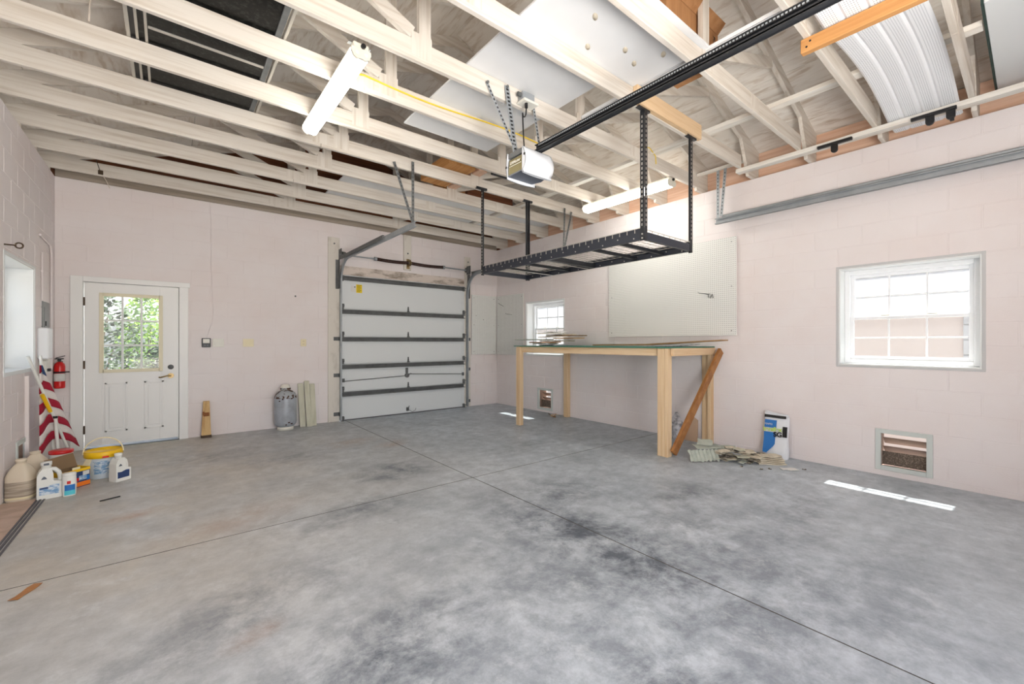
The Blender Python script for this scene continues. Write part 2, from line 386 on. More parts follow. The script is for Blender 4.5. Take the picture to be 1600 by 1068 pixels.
    def mesh(s, name, org=(0, 0, 0)):
        me = D.meshes.new(name); o = Vector(org)
        me.from_pydata([Vector(p)-o for p in s.v], [], s.f); me.polygons.foreach_set('use_smooth', s.sm); me.update(); return me

def rootloc(p):
    while p.parent: p = p.parent
    return Vector(p.location)
def obj(name, mb, m, parent=None, org=None, label=None):
    base = rootloc(parent) if parent else Vector(org or (0, 0, 0))
    me = mb.mesh(name, base); me.materials.append(M[m] if isinstance(m, str) else m)
    o = D.objects.new(name, me); COL.objects.link(o)
    if parent: o.parent = parent
    else: o.location = base
    if label: o['label'] = label
    return o
def tag(o, label, cat, group=None):
    o['label'] = label; o['category'] = cat
    if group: o['group'] = group
    return o
def thing(name, label, cat, loc=(0, 0, 0), group=None):
    o = D.objects.new(name, None); COL.objects.link(o); o.location = loc; o.empty_display_size = .05
    return tag(o, label, cat, group)
def setting(name, loc=(0, 0, 0)):
    o = D.objects.new(name, None); COL.objects.link(o); o.location = loc; o['kind'] = 'structure'; return o
def struct(name, mb, m, parent=None):
    o = obj(name, mb, m, parent)
    if not parent: o['kind'] = 'structure'
    return o
def solo(name, mb, m, label, cat, group=None):
    xs = [p[0] for p in mb.v]; ys = [p[1] for p in mb.v]; zs = [p[2] for p in mb.v]
    return tag(obj(name, mb, m, None, ((min(xs)+max(xs))/2, (min(ys)+max(ys))/2, min(zs))), label, cat, group)
def text(name, body, size, loc, xd, yd, m, parent, squeeze=1, bold=0):
    cu = D.curves.new(name, 'FONT'); cu.body = body; cu.size = size; cu.align_x = 'CENTER'; cu.align_y = 'CENTER'; cu.extrude = .0006; cu.offset = bold
    t = D.objects.new(name, cu); COL.objects.link(t); dg = bpy.context.evaluated_depsgraph_get()
    me = D.meshes.new_from_object(t.evaluated_get(dg)); D.objects.remove(t)
    x = Vector(xd).normalized(); y = Vector(yd); y = (y-x*y.dot(x)).normalized(); z = x.cross(y)
    R = Matrix((x*squeeze, y, z)).transposed().to_4x4(); R.translation = Vector(loc)-rootloc(parent)
    me.transform(R); me.materials.clear(); me.materials.append(M[m])
    o = D.objects.new(name, me); COL.objects.link(o); o.parent = parent; return o

# ------------------------------------------------------------------ floor
M['joint_dirt'] = mat('joint_dirt', srgb(104, 100, 95), .9)
struct_floor = struct('floor', MB().box(XL-.3, XR+.25, YF-.2, YB+.25, -.25, -.012), 'joint_dirt')
JX, JY, g = 2.275, 3.423, .0042
for x0, x1 in ((XL-.3, JX-g), (JX+g, XR+.25)):
    for y0, y1 in ((YF-.2, JY-g), (JY+g, YB+.25)):
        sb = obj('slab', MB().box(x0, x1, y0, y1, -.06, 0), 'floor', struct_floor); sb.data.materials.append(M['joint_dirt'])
        for pg in sb.data.polygons: pg.material_index = 0 if pg.normal.z > .5 else 1

# ------------------------------------------------------------------ block walls
BL, BH, Z0 = .4064, .2032, .05
def wall(name, a0, a1, holes, mk, full0):
    """mk(a0,a1,d0,d1,z0,z1,bev) -> MB box; d measured outward from the inner face; holes (a0,a1,z0,z1)"""
    T = {'wall_left': .3, 'wall_right': .25}.get(name, .25)
    A = sorted({a0, a1, *[h[0] for h in holes], *[h[1] for h in holes]}); Zs = sorted({-.05, HW, *[h[2] for h in holes if h[2] > 0], *[h[3] for h in holes]})
    body = MB()
    for i in range(len(A)-1):
        for k in range(len(Zs)-1):
            ca, cz = (A[i]+A[i+1])/2, (Zs[k]+Zs[k+1])/2
            if any(h[0] < ca < h[1] and h[2] < cz < h[3] for h in holes): continue
            mk(body, A[i], A[i+1], 0, T, Zs[k], Zs[k+1], 0)
    root = struct(name, body, 'pink')
    cache = {}
    rows = [(0, Z0)]+[(Z0+BH*i, min(Z0+BH*(i+1), HW)) for i in range(16)]
    for r, (z0, z1) in enumerate(rows):
        off = full0+(BL/2 if r % 2 else 0)
        k = math.floor((a0-off)/BL); a = off+k*BL
        while a < a1:
            segs = [(max(a, a0), min(a+BL, a1), z0, z1)]
            for h in holes:
                ns = []
                for (s0, s1, t0, t1) in segs:
                    if h[1] <= s0+1e-4 or h[0] >= s1-1e-4 or h[3] <= t0+.02 or h[2] >= t1-.02: ns.append((s0, s1, t0, t1)); continue
                    if h[0] > s0+.02: ns.append((s0, h[0], t0, t1))
                    if h[1] < s1-.02: ns.append((h[1], s1, t0, t1))
                    m0, m1 = max(s0, h[0]), min(s1, h[1])
                    if h[3] < t1-.02: ns.append((m0, m1, h[3], t1))
                    if h[2] > t0+.02: ns.append((m0, m1, t0, h[2]))
                segs = ns
            for (s0, s1, t0, t1) in segs:
                if s1-s0 < .03 or t1-t0 < .012: continue
                key = (round(s1-s0, 3), round(t1-t0, 3))
                if key not in cache:
                    b = MB(); mk(b, -key[0]/2+.0045, key[0]/2-.0045, -.003, .004, -key[1]/2+.0045, key[1]/2-.0045, .003, True)
                    me = b.mesh('block'); me.materials.append(M['pink']); cache[key] = me
                o = D.objects.new('block', cache[key]); COL.objects.link(o); o.parent = root
                p = MB(); mk(p, (s0+s1)/2, (s0+s1)/2+1, 0, 1, (t0+t1)/2, (t0+t1)/2+1, 0)
                o.location = mk(None, (s0+s1)/2, 0, 0, 0, (t0+t1)/2, 0, 0)
            a += BL
    return root
def mkB(b, a0, a1, d0, d1, z0, z1, bev=0, local=False):
    if b is None: return (a0, YB, z0)
    y = 0 if local else YB
    return b.box(a0, a1, y+d0, y+d1, z0, z1, bev)
def mkR(b, a0, a1, d0, d1, z0, z1, bev=0, local=False):
    if b is None: return (XR, a0, z0)
    x = 0 if local else XR
    return b.box(x+d0, x+d1, a0, a1, z0, z1, bev)
def mkL(b, a0, a1, d0, d1, z0, z1, bev=0, local=False):
    if b is None: return (XL, a0, z0)
    x = 0 if local else XL
    return b.box(x-d1, x-d0, a0, a1, z0, z1, bev)
DOOR = (-.835, .125, -.1, 2.06)
GAR = (2.19, 4.62, -.1, 2.42)
W1 = (.30, 1.31, 1.07, 2.07); W2 = (5.285, 6.30, 1.065, 2.065); W3 = (5.295, 6.305, 1.04, 2.04)
V1 = (.605, 1.012, .055, .455); V2 = (5.565, 5.975, .04, .445); V3 = (5.64, 6.04, .02, .42)
wall('wall_back', XL-.3, XR+.25, [DOOR, GAR], mkB, .03)
wall('wall_right', -.4, YB, [W1, W2, V1, V2], mkR, .30)
LG = (4.2-3.2, 5.16, -.1, 2.3)
wall('wall_left', 4.0, YB, [W3, V3], mkL, 5.295)
# unseen shell behind the camera with an assumed doorway added to let daylight in
b = MB(); b.box(XL-.3, XL, YF, 4.0, -.05, HW); struct('wall_left_near', b, 'pink')
b = MB(); b.box(XR, XR+.25, YF, -.4, -.05, HW); struct('wall_right_near', b, 'pink')
b = MB(); b.box(XL-.3, -.8, YF-.25, YF, -.05, HW); b.box(2.6, XR+.25, YF-.25, YF, -.05, HW); b.box(-.8, 2.6, YF-.25, YF, 2.45, HW); struct('wall_front', b, 'pink')

# ------------------------------------------------------------------ roof
PT = .333
def uL(x): return 3.445+PT*(x+.83)
def uR(x): return 3.737+PT*(4.845-x)
XP = 2.44; TCV = .112                      # ridge x, vertical depth of a top chord
ceil = setting('ceiling')
def roofsheet(fn, x0, x1, y0, y1):
    q = [Vector((x0, y0, fn(x0)+TCV)), Vector((x1, y0, fn(x1)+TCV)), Vector((x1, y1, fn(x1)+TCV)), Vector((x0, y1, fn(x0)+TCV))]
    obj('plywood_sheet', MB().prism(q, (0, 0, .014)), 'ply', ceil)
for fn, cuts in ((uL, [-1.75, -.93, .23, 1.39, XP]), (uR, [XP, 3.49, 4.65, 5.3, 6.15])):
    for i in range(4):
        ys = [-1.9, .31+.018, 2.77, 5.2, 7.9] if i % 2 else [-1.9, 1.55, 3.98, 6.42, 7.9]
        for k in range(4): roofsheet(fn, cuts[i]+.002, cuts[i+1]-.002, ys[k]+.002, ys[k+1]-.002)
# felt over the sheathing keeps the joints dark
b = MB(); b.prism([(-1.8, -1.95, uL(-1.8)+TCV+.016), (XP, -1.95, uL(XP)+TCV+.016), (XP, -1.95, uL(XP)+TCV+.05), (-1.8, -1.95, uL(-1.8)+TCV+.05)], (0, 9.9, 0))
b.prism([(XP, -1.95, uR(XP)+TCV+.016), (6.2, -1.95, uR(6.2)+TCV+.016), (6.2, -1.95, uR(6.2)+TCV+.05), (XP, -1.95, uR(XP)+TCV+.05)], (0, 9.9, 0))
obj('roof_felt', b, 'blackp', ceil)
# blocking above the side walls, gables
b = MB(); b.box(XR+.13, XR+.17, YF, YB+.2, HW, uR(XR+.15)+TCV-.002); struct('trim_1', b, 'frieze')
b = MB(); b.box(XL-.2, XL-.16, YF, YB+.2, HW, uL(XL-.18)+TCV-.002); struct('trim_2', b, 'trussy')
for nm, y0 in (('wall_gable_back', YB+.06), ('wall_gable_front', YF-.2)):
    poly = [(-1.3, y0, HW), (5.7, y0, HW), (5.7, y0, uR(5.7)+TCV), (XP, y0, uR(XP)+TCV), (-1.3, y0, uL(-1.3)+TCV)]
    struct(nm, MB().prism(poly, (0, .05, 0)), 'gablew')

# ------------------------------------------------------------------ trusses
TY = [.32, .93, 1.54, 2.13, 2.76, 3.35, 4.0, 4.585, 5.19, 5.815, 6.42, 7.05]
TL = ['nearest of the roof trusses, at the top right edge beside the stored white sheet',
      'whitewashed roof truss that the orange board is nailed under, second nearest',
      'whitewashed roof truss with the carton behind its upright, in front of the new-wood truss',
      'whitewashed roof truss patched with a new pine board where the rack hangs',
      'whitewashed roof truss carrying the opener brackets and the junction box',
      'whitewashed roof truss with the yellow cable running along it',
      'whitewashed roof truss crossing the middle of the stored dark window',
      'whitewashed roof truss that the far end of the black rack hangs from',
      'whitewashed roof truss next behind the far rack posts, fourth from the back wall',
      'whitewashed roof truss third from the back wall',
      'whitewashed roof truss second from the back wall, under the stored white sheets',
      'whitewashed roof truss last before the back wall']
TH = .038
for i, y in enumerate(TY):
    root = thing('roof_truss', TL[i], 'roof truss', (2.2, y, 3.3), 'whitewashed roof trusses')
    xe = 5.09 if i < 4 else 5.578
    zb, zt = 3.298, 3.445
    # bottom chord in two spliced lengths
    xs = 3.95 if i % 2 == 0 else 1.2
    obj('bottom_chord', MB().box(-1.25, xs-.001, y, y+TH, zb, zt, .003), 'trussx', root)
    obj('bottom_chord', MB().box(xs+.001, xe, y, y+TH, zb, zt, .003), 'trussx', root)
    obj('top_chord', MB().prism([(-1.7, y+.001, uL(-1.7)), (XP, y+.001, uL(XP)), (XP, y+.001, uL(XP)+TCV-.002), (-1.7, y+.001, uL(-1.7)+TCV-.002)], (0, TH-.002, 0)), 'trussx', root)
    obj('top_chord', MB().prism([(XP, y+.001, uR(XP)), (6.1, y+.001, uR(6.1)), (6.1, y+.001, uR(6.1)+TCV-.002), (XP, y+.001, uR(XP)+TCV-.002)], (0, TH-.002, 0)), 'trussx', root)
    # uprights
    for xv, fn in ((1.38, uL), (3.04, uR)):
        obj('upright', MB().prism([(xv, y, zt), (xv+.092, y, zt), (xv+.092, y, fn(xv+.092)), (xv, y, fn(xv))], (0, TH, 0)), 'trussz', root)
    def web(xa, za, xb, zb_, w=.09):
        p, q = Vector((xa, y+TH/2, za)), Vector((xb, y+TH/2, zb_))
        obj('web', MB().bar(p, q, TH-.001, w), 'trussx', root)
    web(1.33, zt+.04, .47, uL(.47)-.02); web(3.17, zt+.04, 4.33, uR(4.33)-.02)
    # heel block down to the right wall
    obj('heel_block', MB().prism([(5.11, y+.002, uR(5.11)), (5.30, y+.002, HW+.002), (5.575, y+.002, HW+.002), (5.575, y+.002, uR(5.575))], (0, TH-.004, 0)), 'trussx', root)
    obj('heel_block', MB().box(-1.24, -1.06, y+.0, y+TH, HW+.001, zb-.001), 'trussx', root)
    # toothed plates
    for xc in (1.40, 3.10, xs):
        obj('nail_plate', MB().box(xc-.08, xc+.08, y-.0015, y-.0002, zb+.03, zt+(.05 if xc != xs else -.01)), 'trussz', root)
# gable truss chord on the back wall
root = thing('gable_truss', 'grey weathered plate on top of the pink back wall', 'roof plate', (2.2, YB-.02, HW))
obj('bottom_chord', MB().box(-1.05, 5.44, YB-.015, YB+.05, HW+.001, HW+.14, .003), wood('weathered_plate', srgb(168, 156, 142), srgb(132, 120, 106), 0), root)

# lateral strips on and under the chords
solo('lateral_brace', MB().box(4.27, 4.36, .235, 6.9, 3.446, 3.484, .003), 'trussy', 'long whitewashed brace lying across the truss chords near the right wall', 'brace')
solo('ledger_strip', MB().box(5.08, 5.17, -.6, 2.19, 3.252, 3.297, .003), 'trussy', 'white ledger strip under the cut truss ends along the right wall', 'strip')
solo('sister_board', MB().box(3.02, 4.09, 2.085, 2.129, 3.303, 3.447, .003), 'pinex', 'new pine board nailed on a truss chord above the black rack', 'board')
for i, (y, lb) in enumerate(((1.25, 'black steel bracket with one tab on the white ledger strip'), (.56, 'black steel bracket with two hanging tabs, farther right on the ledger'))):
    root = thing('hanger_bracket', lb, 'bracket', (5.07, y, 3.23), 'brackets on the ledger strip')
    obj('channel', MB().box(5.045, 5.079, y-.14, y+.14, 3.235, 3.262, .003), 'blackp', root)
    ds = (0,) if i == 0 else (.02, -.105)
    for d in ds:
        b = MB(); b.box(5.05, 5.072, y+d-.028, y+d+.028, 3.185, 3.236, .004); b.cyl((5.05, y+d, 3.187), (5.072, y+d, 3.187), .028, 14)
        if d < 0: b.box(5.045, 5.078, y+d-.02, y+d+.006, 3.145, 3.175, .003)
        obj('tab', b, 'blackp', root)

# ------------------------------------------------------------------ windows
def window(name, P, o, ins, hz, depth, mull_z):
    """P(a, d, z) world; o opening; depth of the sash plane from the wall face"""
    a0, a1, z0, z1 = o
    root = setting(name, P((a0+a1)/2, 0, z0))
    def bx(nm, A0, A1, D0, D1, Z0_, Z1_, m, bev=.002, par=None):
        p, q = P(A0, D0, Z0_), P(A1, D1, Z1_)
        return obj(nm, MB().box(min(p[0], q[0]), max(p[0], q[0]), min(p[1], q[1]), max(p[1], q[1]), Z0_, Z1_, bev), m, par or root)
    t = .014
    bx('jamb', a0, a0+t, 0, depth, z0, z1, 'white'); bx('jamb', a1-t, a1, 0, depth, z0, z1, 'white')
    bx('jamb', a0+t, a1-t, 0, depth, z1-t, z1, 'white'); bx('sill', a0+t, a1-t, -.006, depth, z0, z0+t, 'white')
    c = .02
    for k in ((a0-c, a0+.002, z0-c, z1+c), (a1-.002, a1+c, z0-c, z1+c), (a0, a1, z1-.002, z1+c), (a0, a1, z0-c, z0+.002)):
        bx('bead', k[0], k[1], -.007, .002, k[2], k[3], ins)
    # frame
    f = .045; A0, A1, B0, B1 = a0+t, a1-t, z0+t, z1-t; d0, d1 = depth-.01, depth+.07
    for k in ((A0, A0+f, B0, B1), (A1-f, A1, B0, B1), (A0+f, A1-f, B1-f, B1), (A0+f, A1-f, B0, B0+f)):
        bx('frame', k[0], k[1], d0, d1, k[2], k[3], 'pvc', .004)
    A0 += f; A1 -= f; B0 += f; B1 -= f; zm = mull_z
    for (s0, s1, dd, gm, nm) in ((zm-.005, B1, .038, hz[0], 'upper_sash'), (B0, zm+.02, .006, hz[1], 'lower_sash')):
        r = .032; b = MB()
        for k in ((A0, A0+r, s0, s1), (A1-r, A1, s0, s1), (A0+r, A1-r, s1-r, s1), (A0+r, A1-r, s0, s0+r)):
            p, q = P(k[0], depth+dd, k[2]), P(k[1], depth+dd+.026, k[3]); b.box(min(p[0], q[0]), max(p[0], q[0]), min(p[1], q[1]), max(p[1], q[1]), k[2], k[3], .003)
        sash = obj(nm, b, 'pvc', root)
        u0, u1, w0, w1 = A0+r, A1-r, s0+r, s1-r; m = .0075; zc = (w0+w1)/2; th = (u1-u0)/3
        for k in (1, 2): bx('muntin', u0+th*k-m, u0+th*k+m, depth+dd+.004, depth+dd+.02, w0, w1, 'pvc', .002, sash)
        for k in range(3): bx('muntin', u0+th*k+m, u0+th*(k+1)-m, depth+dd+.006, depth+dd+.018, zc-m, zc+m, 'pvc', .002, sash)
        for k in range(3):
            for (q0, q1) in ((w0, zc-m), (zc+m, w1)):
                bx('pane', u0+th*k+(m if k else 0), u0+th*(k+1)-(m if k < 2 else 0), depth+dd+.011, depth+dd+.014, q0, q1, gm, 0, sash)
    for k in (.3, .68): bx('sash_lock', A0+(A1-A0)*k-.035, A0+(A1-A0)*k+.035, depth-.012, depth+.006, zm+.02, zm+.034, 'creamw', .003)
    return root
PR = lambda a, d, z: (XR+d, a, z)
PL = lambda a, d, z: (XL-d, a, z)
M['bead'] = mat('grey_window_bead', srgb(200, 200, 200), .6)
window('window_1', PR, W1, 'bead', ('hazy', 'glass'), .17, 1.55)
window('window_2', PR, W2, 'white', ('hazy', 'hazy'), .17, 1.555)
window('window_3', PL, W3, 'white', ('hazy', 'hazy'), .2, 1.53)
b = MB(); b.lathe((XL-.14, 5.42, 1.054), [(.0, 0), (.03, 0), (.032, .01), (.022, .02), (.012, .026), (0, .027)], 16, 1, 1.4); b.box(XL-.165, XL-.115, 5.39, 5.405, 1.06, 1.072, .003)
solo('window_latch', b, 'blackp', 'small dark metal latch lying on the sill of the left window', 'latch')

# ------------------------------------------------------------------ louvred vents low in the walls
def vent(P, o, lb, frame_m):
    a0, a1, z0, z1 = o
    root = thing('louver_vent', lb, 'vent', P((a0+a1)/2, 0, z0), 'low wall vents')
    def bx(nm, A0, A1, D0, D1, Z0_, Z1_, m, bev=.002):
        p, q = P(A0, D0, Z0_), P(A1, D1, Z1_)
        return obj(nm, MB().box(min(p[0], q[0]), max(p[0], q[0]), min(p[1], q[1]), max(p[1], q[1]), Z0_, Z1_, bev), m, root)
    f = .042
    bx('frame', a0, a0+f, -.012, .02, z0, z1, frame_m); bx('frame', a1-f, a1, -.012, .02, z0, z1, frame_m)
    bx('frame', a0+f, a1-f, -.010, .02, z1-f, z1, frame_m); bx('frame', a0+f, a1-f, -.010, .02, z0, z0+f, frame_m)
    n = 3; h = (z1-z0-2*f)
    for k in range(n):
        zc = z1-f-h*(.12+.27*k); p0 = P(a0+f, .09, zc-.02); p1 = P(a0+f, .17, zc-.085); q0 = P(a1-f, .09, zc-.02); q1 = P(a1-f, .17, zc-.085)
        obj('slat', MB().prism([p0, q0, q1, p1], (0, 0, .008)), 'slat', root)
    bx('screen_board', a0+f, a1-f, .06, .066, z0+f, z0+f+h*.42, 'mesh_dark', 0)
    for k in (a0+.004, a1-.03): bx('reveal', k, k+.026, .02, .2, z0, z1, 'slat', 0)
    bx('reveal', a0, a1, .02, .2, z0, z0+.02, 'slat', 0); bx('reveal', a0, a1, .02, .2, z1-.02, z1, 'slat', 0)
M['ventf'] = mat('pale_grey_vent_frame', srgb(206, 212, 208), .6)
vent(PR, V1, 'pale framed louver vent low in the right wall below the near window', 'ventf')
vent(PR, V2, 'small louver vent low in the right wall behind the workbench', 'ventf')
vent(PL, V3, 'louver vent low in the left wall behind the plastic jugs', 'ventf')

# ------------------------------------------------------------------ side door
d1 = setting('door_1', (-.35, YB, 0))
x0, x1 = -.805, .099
T = 'trimw'
obj('casing', MB().box(-.925, -.815, YB-.03, YB-.002, 0, 2.105, .003), T, d1)
obj('casing', MB().box(.10, .197, YB-.03, YB-.002, 0, 2.04, .003), T, d1)
obj('casing', MB().box(-.815, .215, YB-.034, YB-.002, 2.04, 2.105, .003), T, d1)
obj('jamb', MB().box(-.835, -.812, YB-.001, YB+.2, 0, 2.06), T, d1); obj('jamb', MB().box(.102, .125, YB-.001, YB+.2, 0, 2.06), T, d1); obj('jamb', MB().box(-.812, .102, YB-.001, YB+.2, 2.042, 2.06), T, d1)
yd0, yd1 = YB-.012, YB+.032
gx0, gx1, gz0, gz1 = -.645, -.10, .955, 1.885
b = MB(); b.box(x0, gx0, yd0, yd1, .034, 2.03, .002); b.box(gx1, x1-.004, yd0, yd1, .034, 2.03, .002); b.box(gx0, gx1, yd0, yd1, gz1, 2.03); b.box(gx0, gx1, yd0, yd1, .034, gz0)
obj('leaf', b, T, d1)
for px0, px1 in ((-.625, -.415), (-.255, -.06)):
    b = MB(); z0, z1 = .19, .80
    b.box(px0, px1, yd0-.009, yd0, z0, z0+.02, .004); b.box(px0, px1, yd0-.009, yd0, z1-.02, z1, .004); b.box(px0, px0+.02, yd0-.009, yd0, z0, z1, .004); b.box(px1-.02, px1, yd0-.009, yd0, z0, z1, .004)
    b.box(px0+.04, px1-.04, yd0-.010, yd0, z0+.045, z1-.045, .009); obj('raised_panel', b, T, d1)
gf = obj('glazing_frame', MB().box(gx0-.03, gx0+.012, yd0-.012, yd0, gz0-.03, gz1+.03, .004).box(gx1-.012, gx1+.03, yd0-.012, yd0, gz0-.03, gz1+.03, .004).box(gx0, gx1, yd0-.012, yd0, gz1-.012, gz1+.03, .004).box(gx0, gx1, yd0-.012, yd0, gz0-.03, gz0+.012, .004), 'glassframe', d1)
gw, gh = (gx1-gx0)/3, (gz1-gz0)/3
for k in (1, 2):
    obj('muntin', MB().box(gx0+gw*k-.011, gx0+gw*k+.011, yd0+.002, yd0+.018, gz0, gz1, .003), 'white', gf)
    for j in range(3): obj('muntin', MB().box(gx0+gw*j+.011, gx0+gw*(j+1)-.011, yd0+.003, yd0+.017, gz0+gh*k-.011, gz0+gh*k+.011, .003), 'white', gf)
for i in range(3):
    for j in range(3): obj('pane', MB().box(gx0+gw*i+.002, gx0+gw*(i+1)-.002, yd0+.02, yd0+.024, gz0+gh*j+.002, gz0+gh*(j+1)-.002), 'glass', gf)
for z in (.24, 1.03, 1.80):
    b = MB(); b.box(-.815, -.797, yd0-.006, yd0+.004, z-.05, z+.05, .002); b.cyl((-.806, yd0-.008, z-.05), (-.806, yd0-.008, z+.05), .006, 8); obj('hinge', b, 'hinge', d1)
b = MB(); b.cyl((.012, yd0-.012, .975), (.012, yd0, .975), .032, 20); b.cyl((.012, yd0-.024, .975), (.012, yd0-.012, .975), .02, 16); b.box(.006, .018, yd0-.036, yd0-.02, .962, .988, .002); obj('deadbolt', b, 'galvd', d1)
b = MB(); b.cyl((.012, yd0-.012, .86), (.012, yd0, .86), .033, 20); b.cyl((.012, yd0-.05, .86), (.012, yd0-.01, .86), .012, 12)
b.tube([(.016, yd0-.046, .86), (-.02, yd0-.05, .862), (-.06, yd0-.05, .852), (-.095, yd0-.046, .842), (-.11, yd0-.04, .846)], .009, 8); obj('lever_handle', b, 'brass', d1)
obj('stop', MB().box(.085, .102, yd1+.002, yd1+.014, 0, 2.042).box(-.812, .102, yd1+.002, yd1+.014, 2.02, 2.042), T, d1)
obj('threshold', MB().box(-.812, .102, YB-.03, YB+.2, -.03, .004), 'galvd', d1)

# ------------------------------------------------------------------ overhead garage door in the back wall
gd = setting('door_2', (3.4, YB, 0))
gx0, gx1 = 2.205, 4.605; yp0, yp1 = YB-.03, YB+.012
secs = [(.012, .475), (.475, .935), (.935, 1.39), (1.39, 1.85), (1.85, 2.425)]
for (z0, z1) in secs:
    s = obj('door_section', MB().box(gx0, gx1, yp0, yp1, z0+.003, z1-.003, .004).box(gx0, gx1, yp1-.014, yp1+.004, z1-.02, z1+.014 if z1 < 2.4 else z1), 'steelpan', gd)
    for xa, xb in ((gx0, gx0+.065), (gx1-.065, gx1)): obj('end_stile', MB().box(xa, xb, yp0-.0025, yp0, z0+.006, z1-.006, .001), 'steelpan', s)
    obj('lip', MB().box(gx0+.07, gx1-.07, yp0-.006, yp0, z0+.024, z0+.03, .001), 'steelpan', s)
for zc in (.44, .895, 1.352, 1.808, 2.365):
    st = MB(); st.box(gx0+.01, gx1-.01, yp0-.055, yp0-.001, zc-.03, zc-.024); st.box(gx0+.01, gx1-.01, yp0-.004, yp0-.001, zc-.034, zc+.034); st.box(gx0+.01, gx1-.01, yp0-.055, yp0-.001, zc+.024, zc+.03); st.box(gx0+.01, gx1-.01, yp0-.057, yp0-.052, zc-.036, zc-.022); st.box(gx0+.01, gx1-.01, yp0-.057, yp0-.052, zc+.022, zc+.036)
    obj('strut', st, 'galvd', gd)
for z in (.475, .935, 1.39, 1.85):
    b = MB(); b.prism([(3.38, yp0-.006, z+.005), (3.42, yp0-.006, z+.005), (3.41, yp0-.006, z+.1), (3.39, yp0-.006, z+.1)], (0, .005, 0)); b.cyl((3.375, yp0-.01, z+.01), (3.425, yp0-.01, z+.01), .008, 8); b.box(3.392, 3.408, yp0-.014, yp0-.005, z+.03, z+.09, .003); obj('centre_hinge', b, 'galvd', gd)
for z in (.03, .52, .98, 1.43, 1.89, 2.36):
    for sx, xr in ((1, gx0+.02), (-1, gx1-.02)):
        b = MB(); b.box(xr-.018, xr+.018, yp0-.045, yp0, z-.04, z+.04, .004); b.cyl((xr+sx*.02, yp0-.03, z+.02), (xr-sx*.005, yp0-.03, z+.02), .03, 14); b.cyl((xr-sx*.05, yp0-.03, z+.02), (xr, yp0-.03, z+.02), .006, 8)
        obj('roller', b, 'galvd', gd)
b = MB(); b.cyl((3.37, yp0-.03, .70), (3.37, yp0, .70), .04, 16); b.box(3.345, 3.395, yp0-.012, yp0, .74, .84, .003); b.bar((3.37, yp0-.032, .70), (3.44, yp0-.036, .735), .02, .012); obj('lock', b, 'galvd', gd)
lk = MB(); lk.cyl((gx0+.02, yp0-.02, .655), (3.34, yp0-.025, .695), .007, 8); lk.cyl((3.40, yp0-.025, .725), (gx1-.02, yp0-.02, .67), .007, 8); obj('lock_bar', lk, 'galvd', gd)
for xx in (gx0+.035, gx1-.035): obj('bar_guide', MB().box(xx-.02, xx+.02, yp0-.03, yp0, .64, .70, .003), 'galvd', gd)
b = MB(); b.box(3.36, 3.41, yp0-.02, yp0, .05, .12, .004); b.tube([(3.385, yp0-.02, .09), (3.385, yp0-.05, .10), (3.395, yp0-.05, .15)], .007, 8); b.tube([(3.40, yp0-.02, .07), (3.46, yp0-.05, .03), (3.52, yp0-.05, .06), (3.54, yp0-.03, .09)], .004, 6); obj('pull_handle', b, 'galvd', gd)
lb = obj('sticker', MB().box(2.455, 2.555, yp0-.0015, yp0, 2.14, 2.28), 'yellow', gd, label='yellow warning sticker')
M['ydark'] = mat('sticker_print', srgb(150, 128, 20), .6)
for k in range(6): obj('print_line', MB().box(2.468, 2.542-(.02 if k % 2 else 0), yp0-.0022, yp0-.0015, 2.262-.021*k, 2.27-.021*k), 'ydark', lb)
lw = obj('sticker', MB().box(2.37, 2.445, yp0-.0015, yp0, 2.15, 2.25), 'label', gd, label='white printed sticker')
obj('print_dot', MB().box(2.424, 2.442, yp0-.0022, yp0-.0015, 2.225, 2.243), 'blackp', lw)
obj('bottom_seal', MB().box(gx0, gx1, yp0, yp1, -.002, .014), 'strip', gd)
for k, (a, c) in enumerate(((2.005, 2.185), (4.625, 4.765))):
    struct('trim_%d' % (3+k), MB().box(a, c, YB-.028, YB-.003, 0, 3.02, .003), 'jamb')
struct('trim_5', MB().box(3.315, 3.455, YB-.045, YB-.003, 2.62, 3.255, .004), 'jamb')
struct('trim_6', MB().box(2.19, 4.62, YB-.012, YB-.0005, 2.425, 2.575, .003), 'lintel')
for x in (2.10, 3.385, 4.70): solo('lag_bolt', MB().cyl((x, YB-.056 if x == 3.385 else YB-.04, 2.92), (x, YB-.03, 2.92), .014, 6), 'galvd', {2.10: 'bolt head in the left garage door jamb board', 3.385: 'bolt head in the centre spring post', 4.70: 'bolt head in the right garage door jamb board'}[x], 'bolt')

# torsion spring
root = thing('torsion_spring', 'rusty torsion spring on its shaft above the garage door', 'spring', (3.4, YB-.12, 2.70))
ys, zs = YB-.12, 2.735
obj('shaft', MB().cyl((2.168, ys, zs), (4.672, ys, zs), .0127, 12), 'galv', root)
for a, c in ((2.76, 3.36), (3.42, 4.08)):
    b = MB(); n = 46
    P = [(a+(c-a)*i/(n*6), ys+.026*math.cos(2*PI*i/6), zs-.012*math.sin(PI*(i/(n*6)))+.026*math.sin(2*PI*i/6)) for i in range(n*6+1)]
    b.tube(P, .0055, 5); obj('coil', b, 'spring', root)
for x in (2.755, 4.085): obj('winding_cone', MB().cyl((x-.02, ys, zs), (x+.02, ys, zs), .034, 12), 'galv', root)
b = MB(); b.box(3.36, 3.42, YB-.05, YB-.045, 2.64, 2.82, .002); b.box(3.385, 3.395, ys-.04, YB-.045, 2.68, 2.79, .002); b.cyl((3.375, ys, zs), (3.405, ys, zs), .045, 16); obj('anchor_bracket', b, 'brass', root)
for x, s in ((2.173, 1), (4.667, -1)):
    b = MB(); b.box(x-.004, x+.004, ys-.05, YB-.03, 2.66, 2.83, .002); b.cyl((x+s*.02, ys, zs), (x+s*.075, ys, zs), .05, 18); obj('cable_drum', b, 'galvd', root)

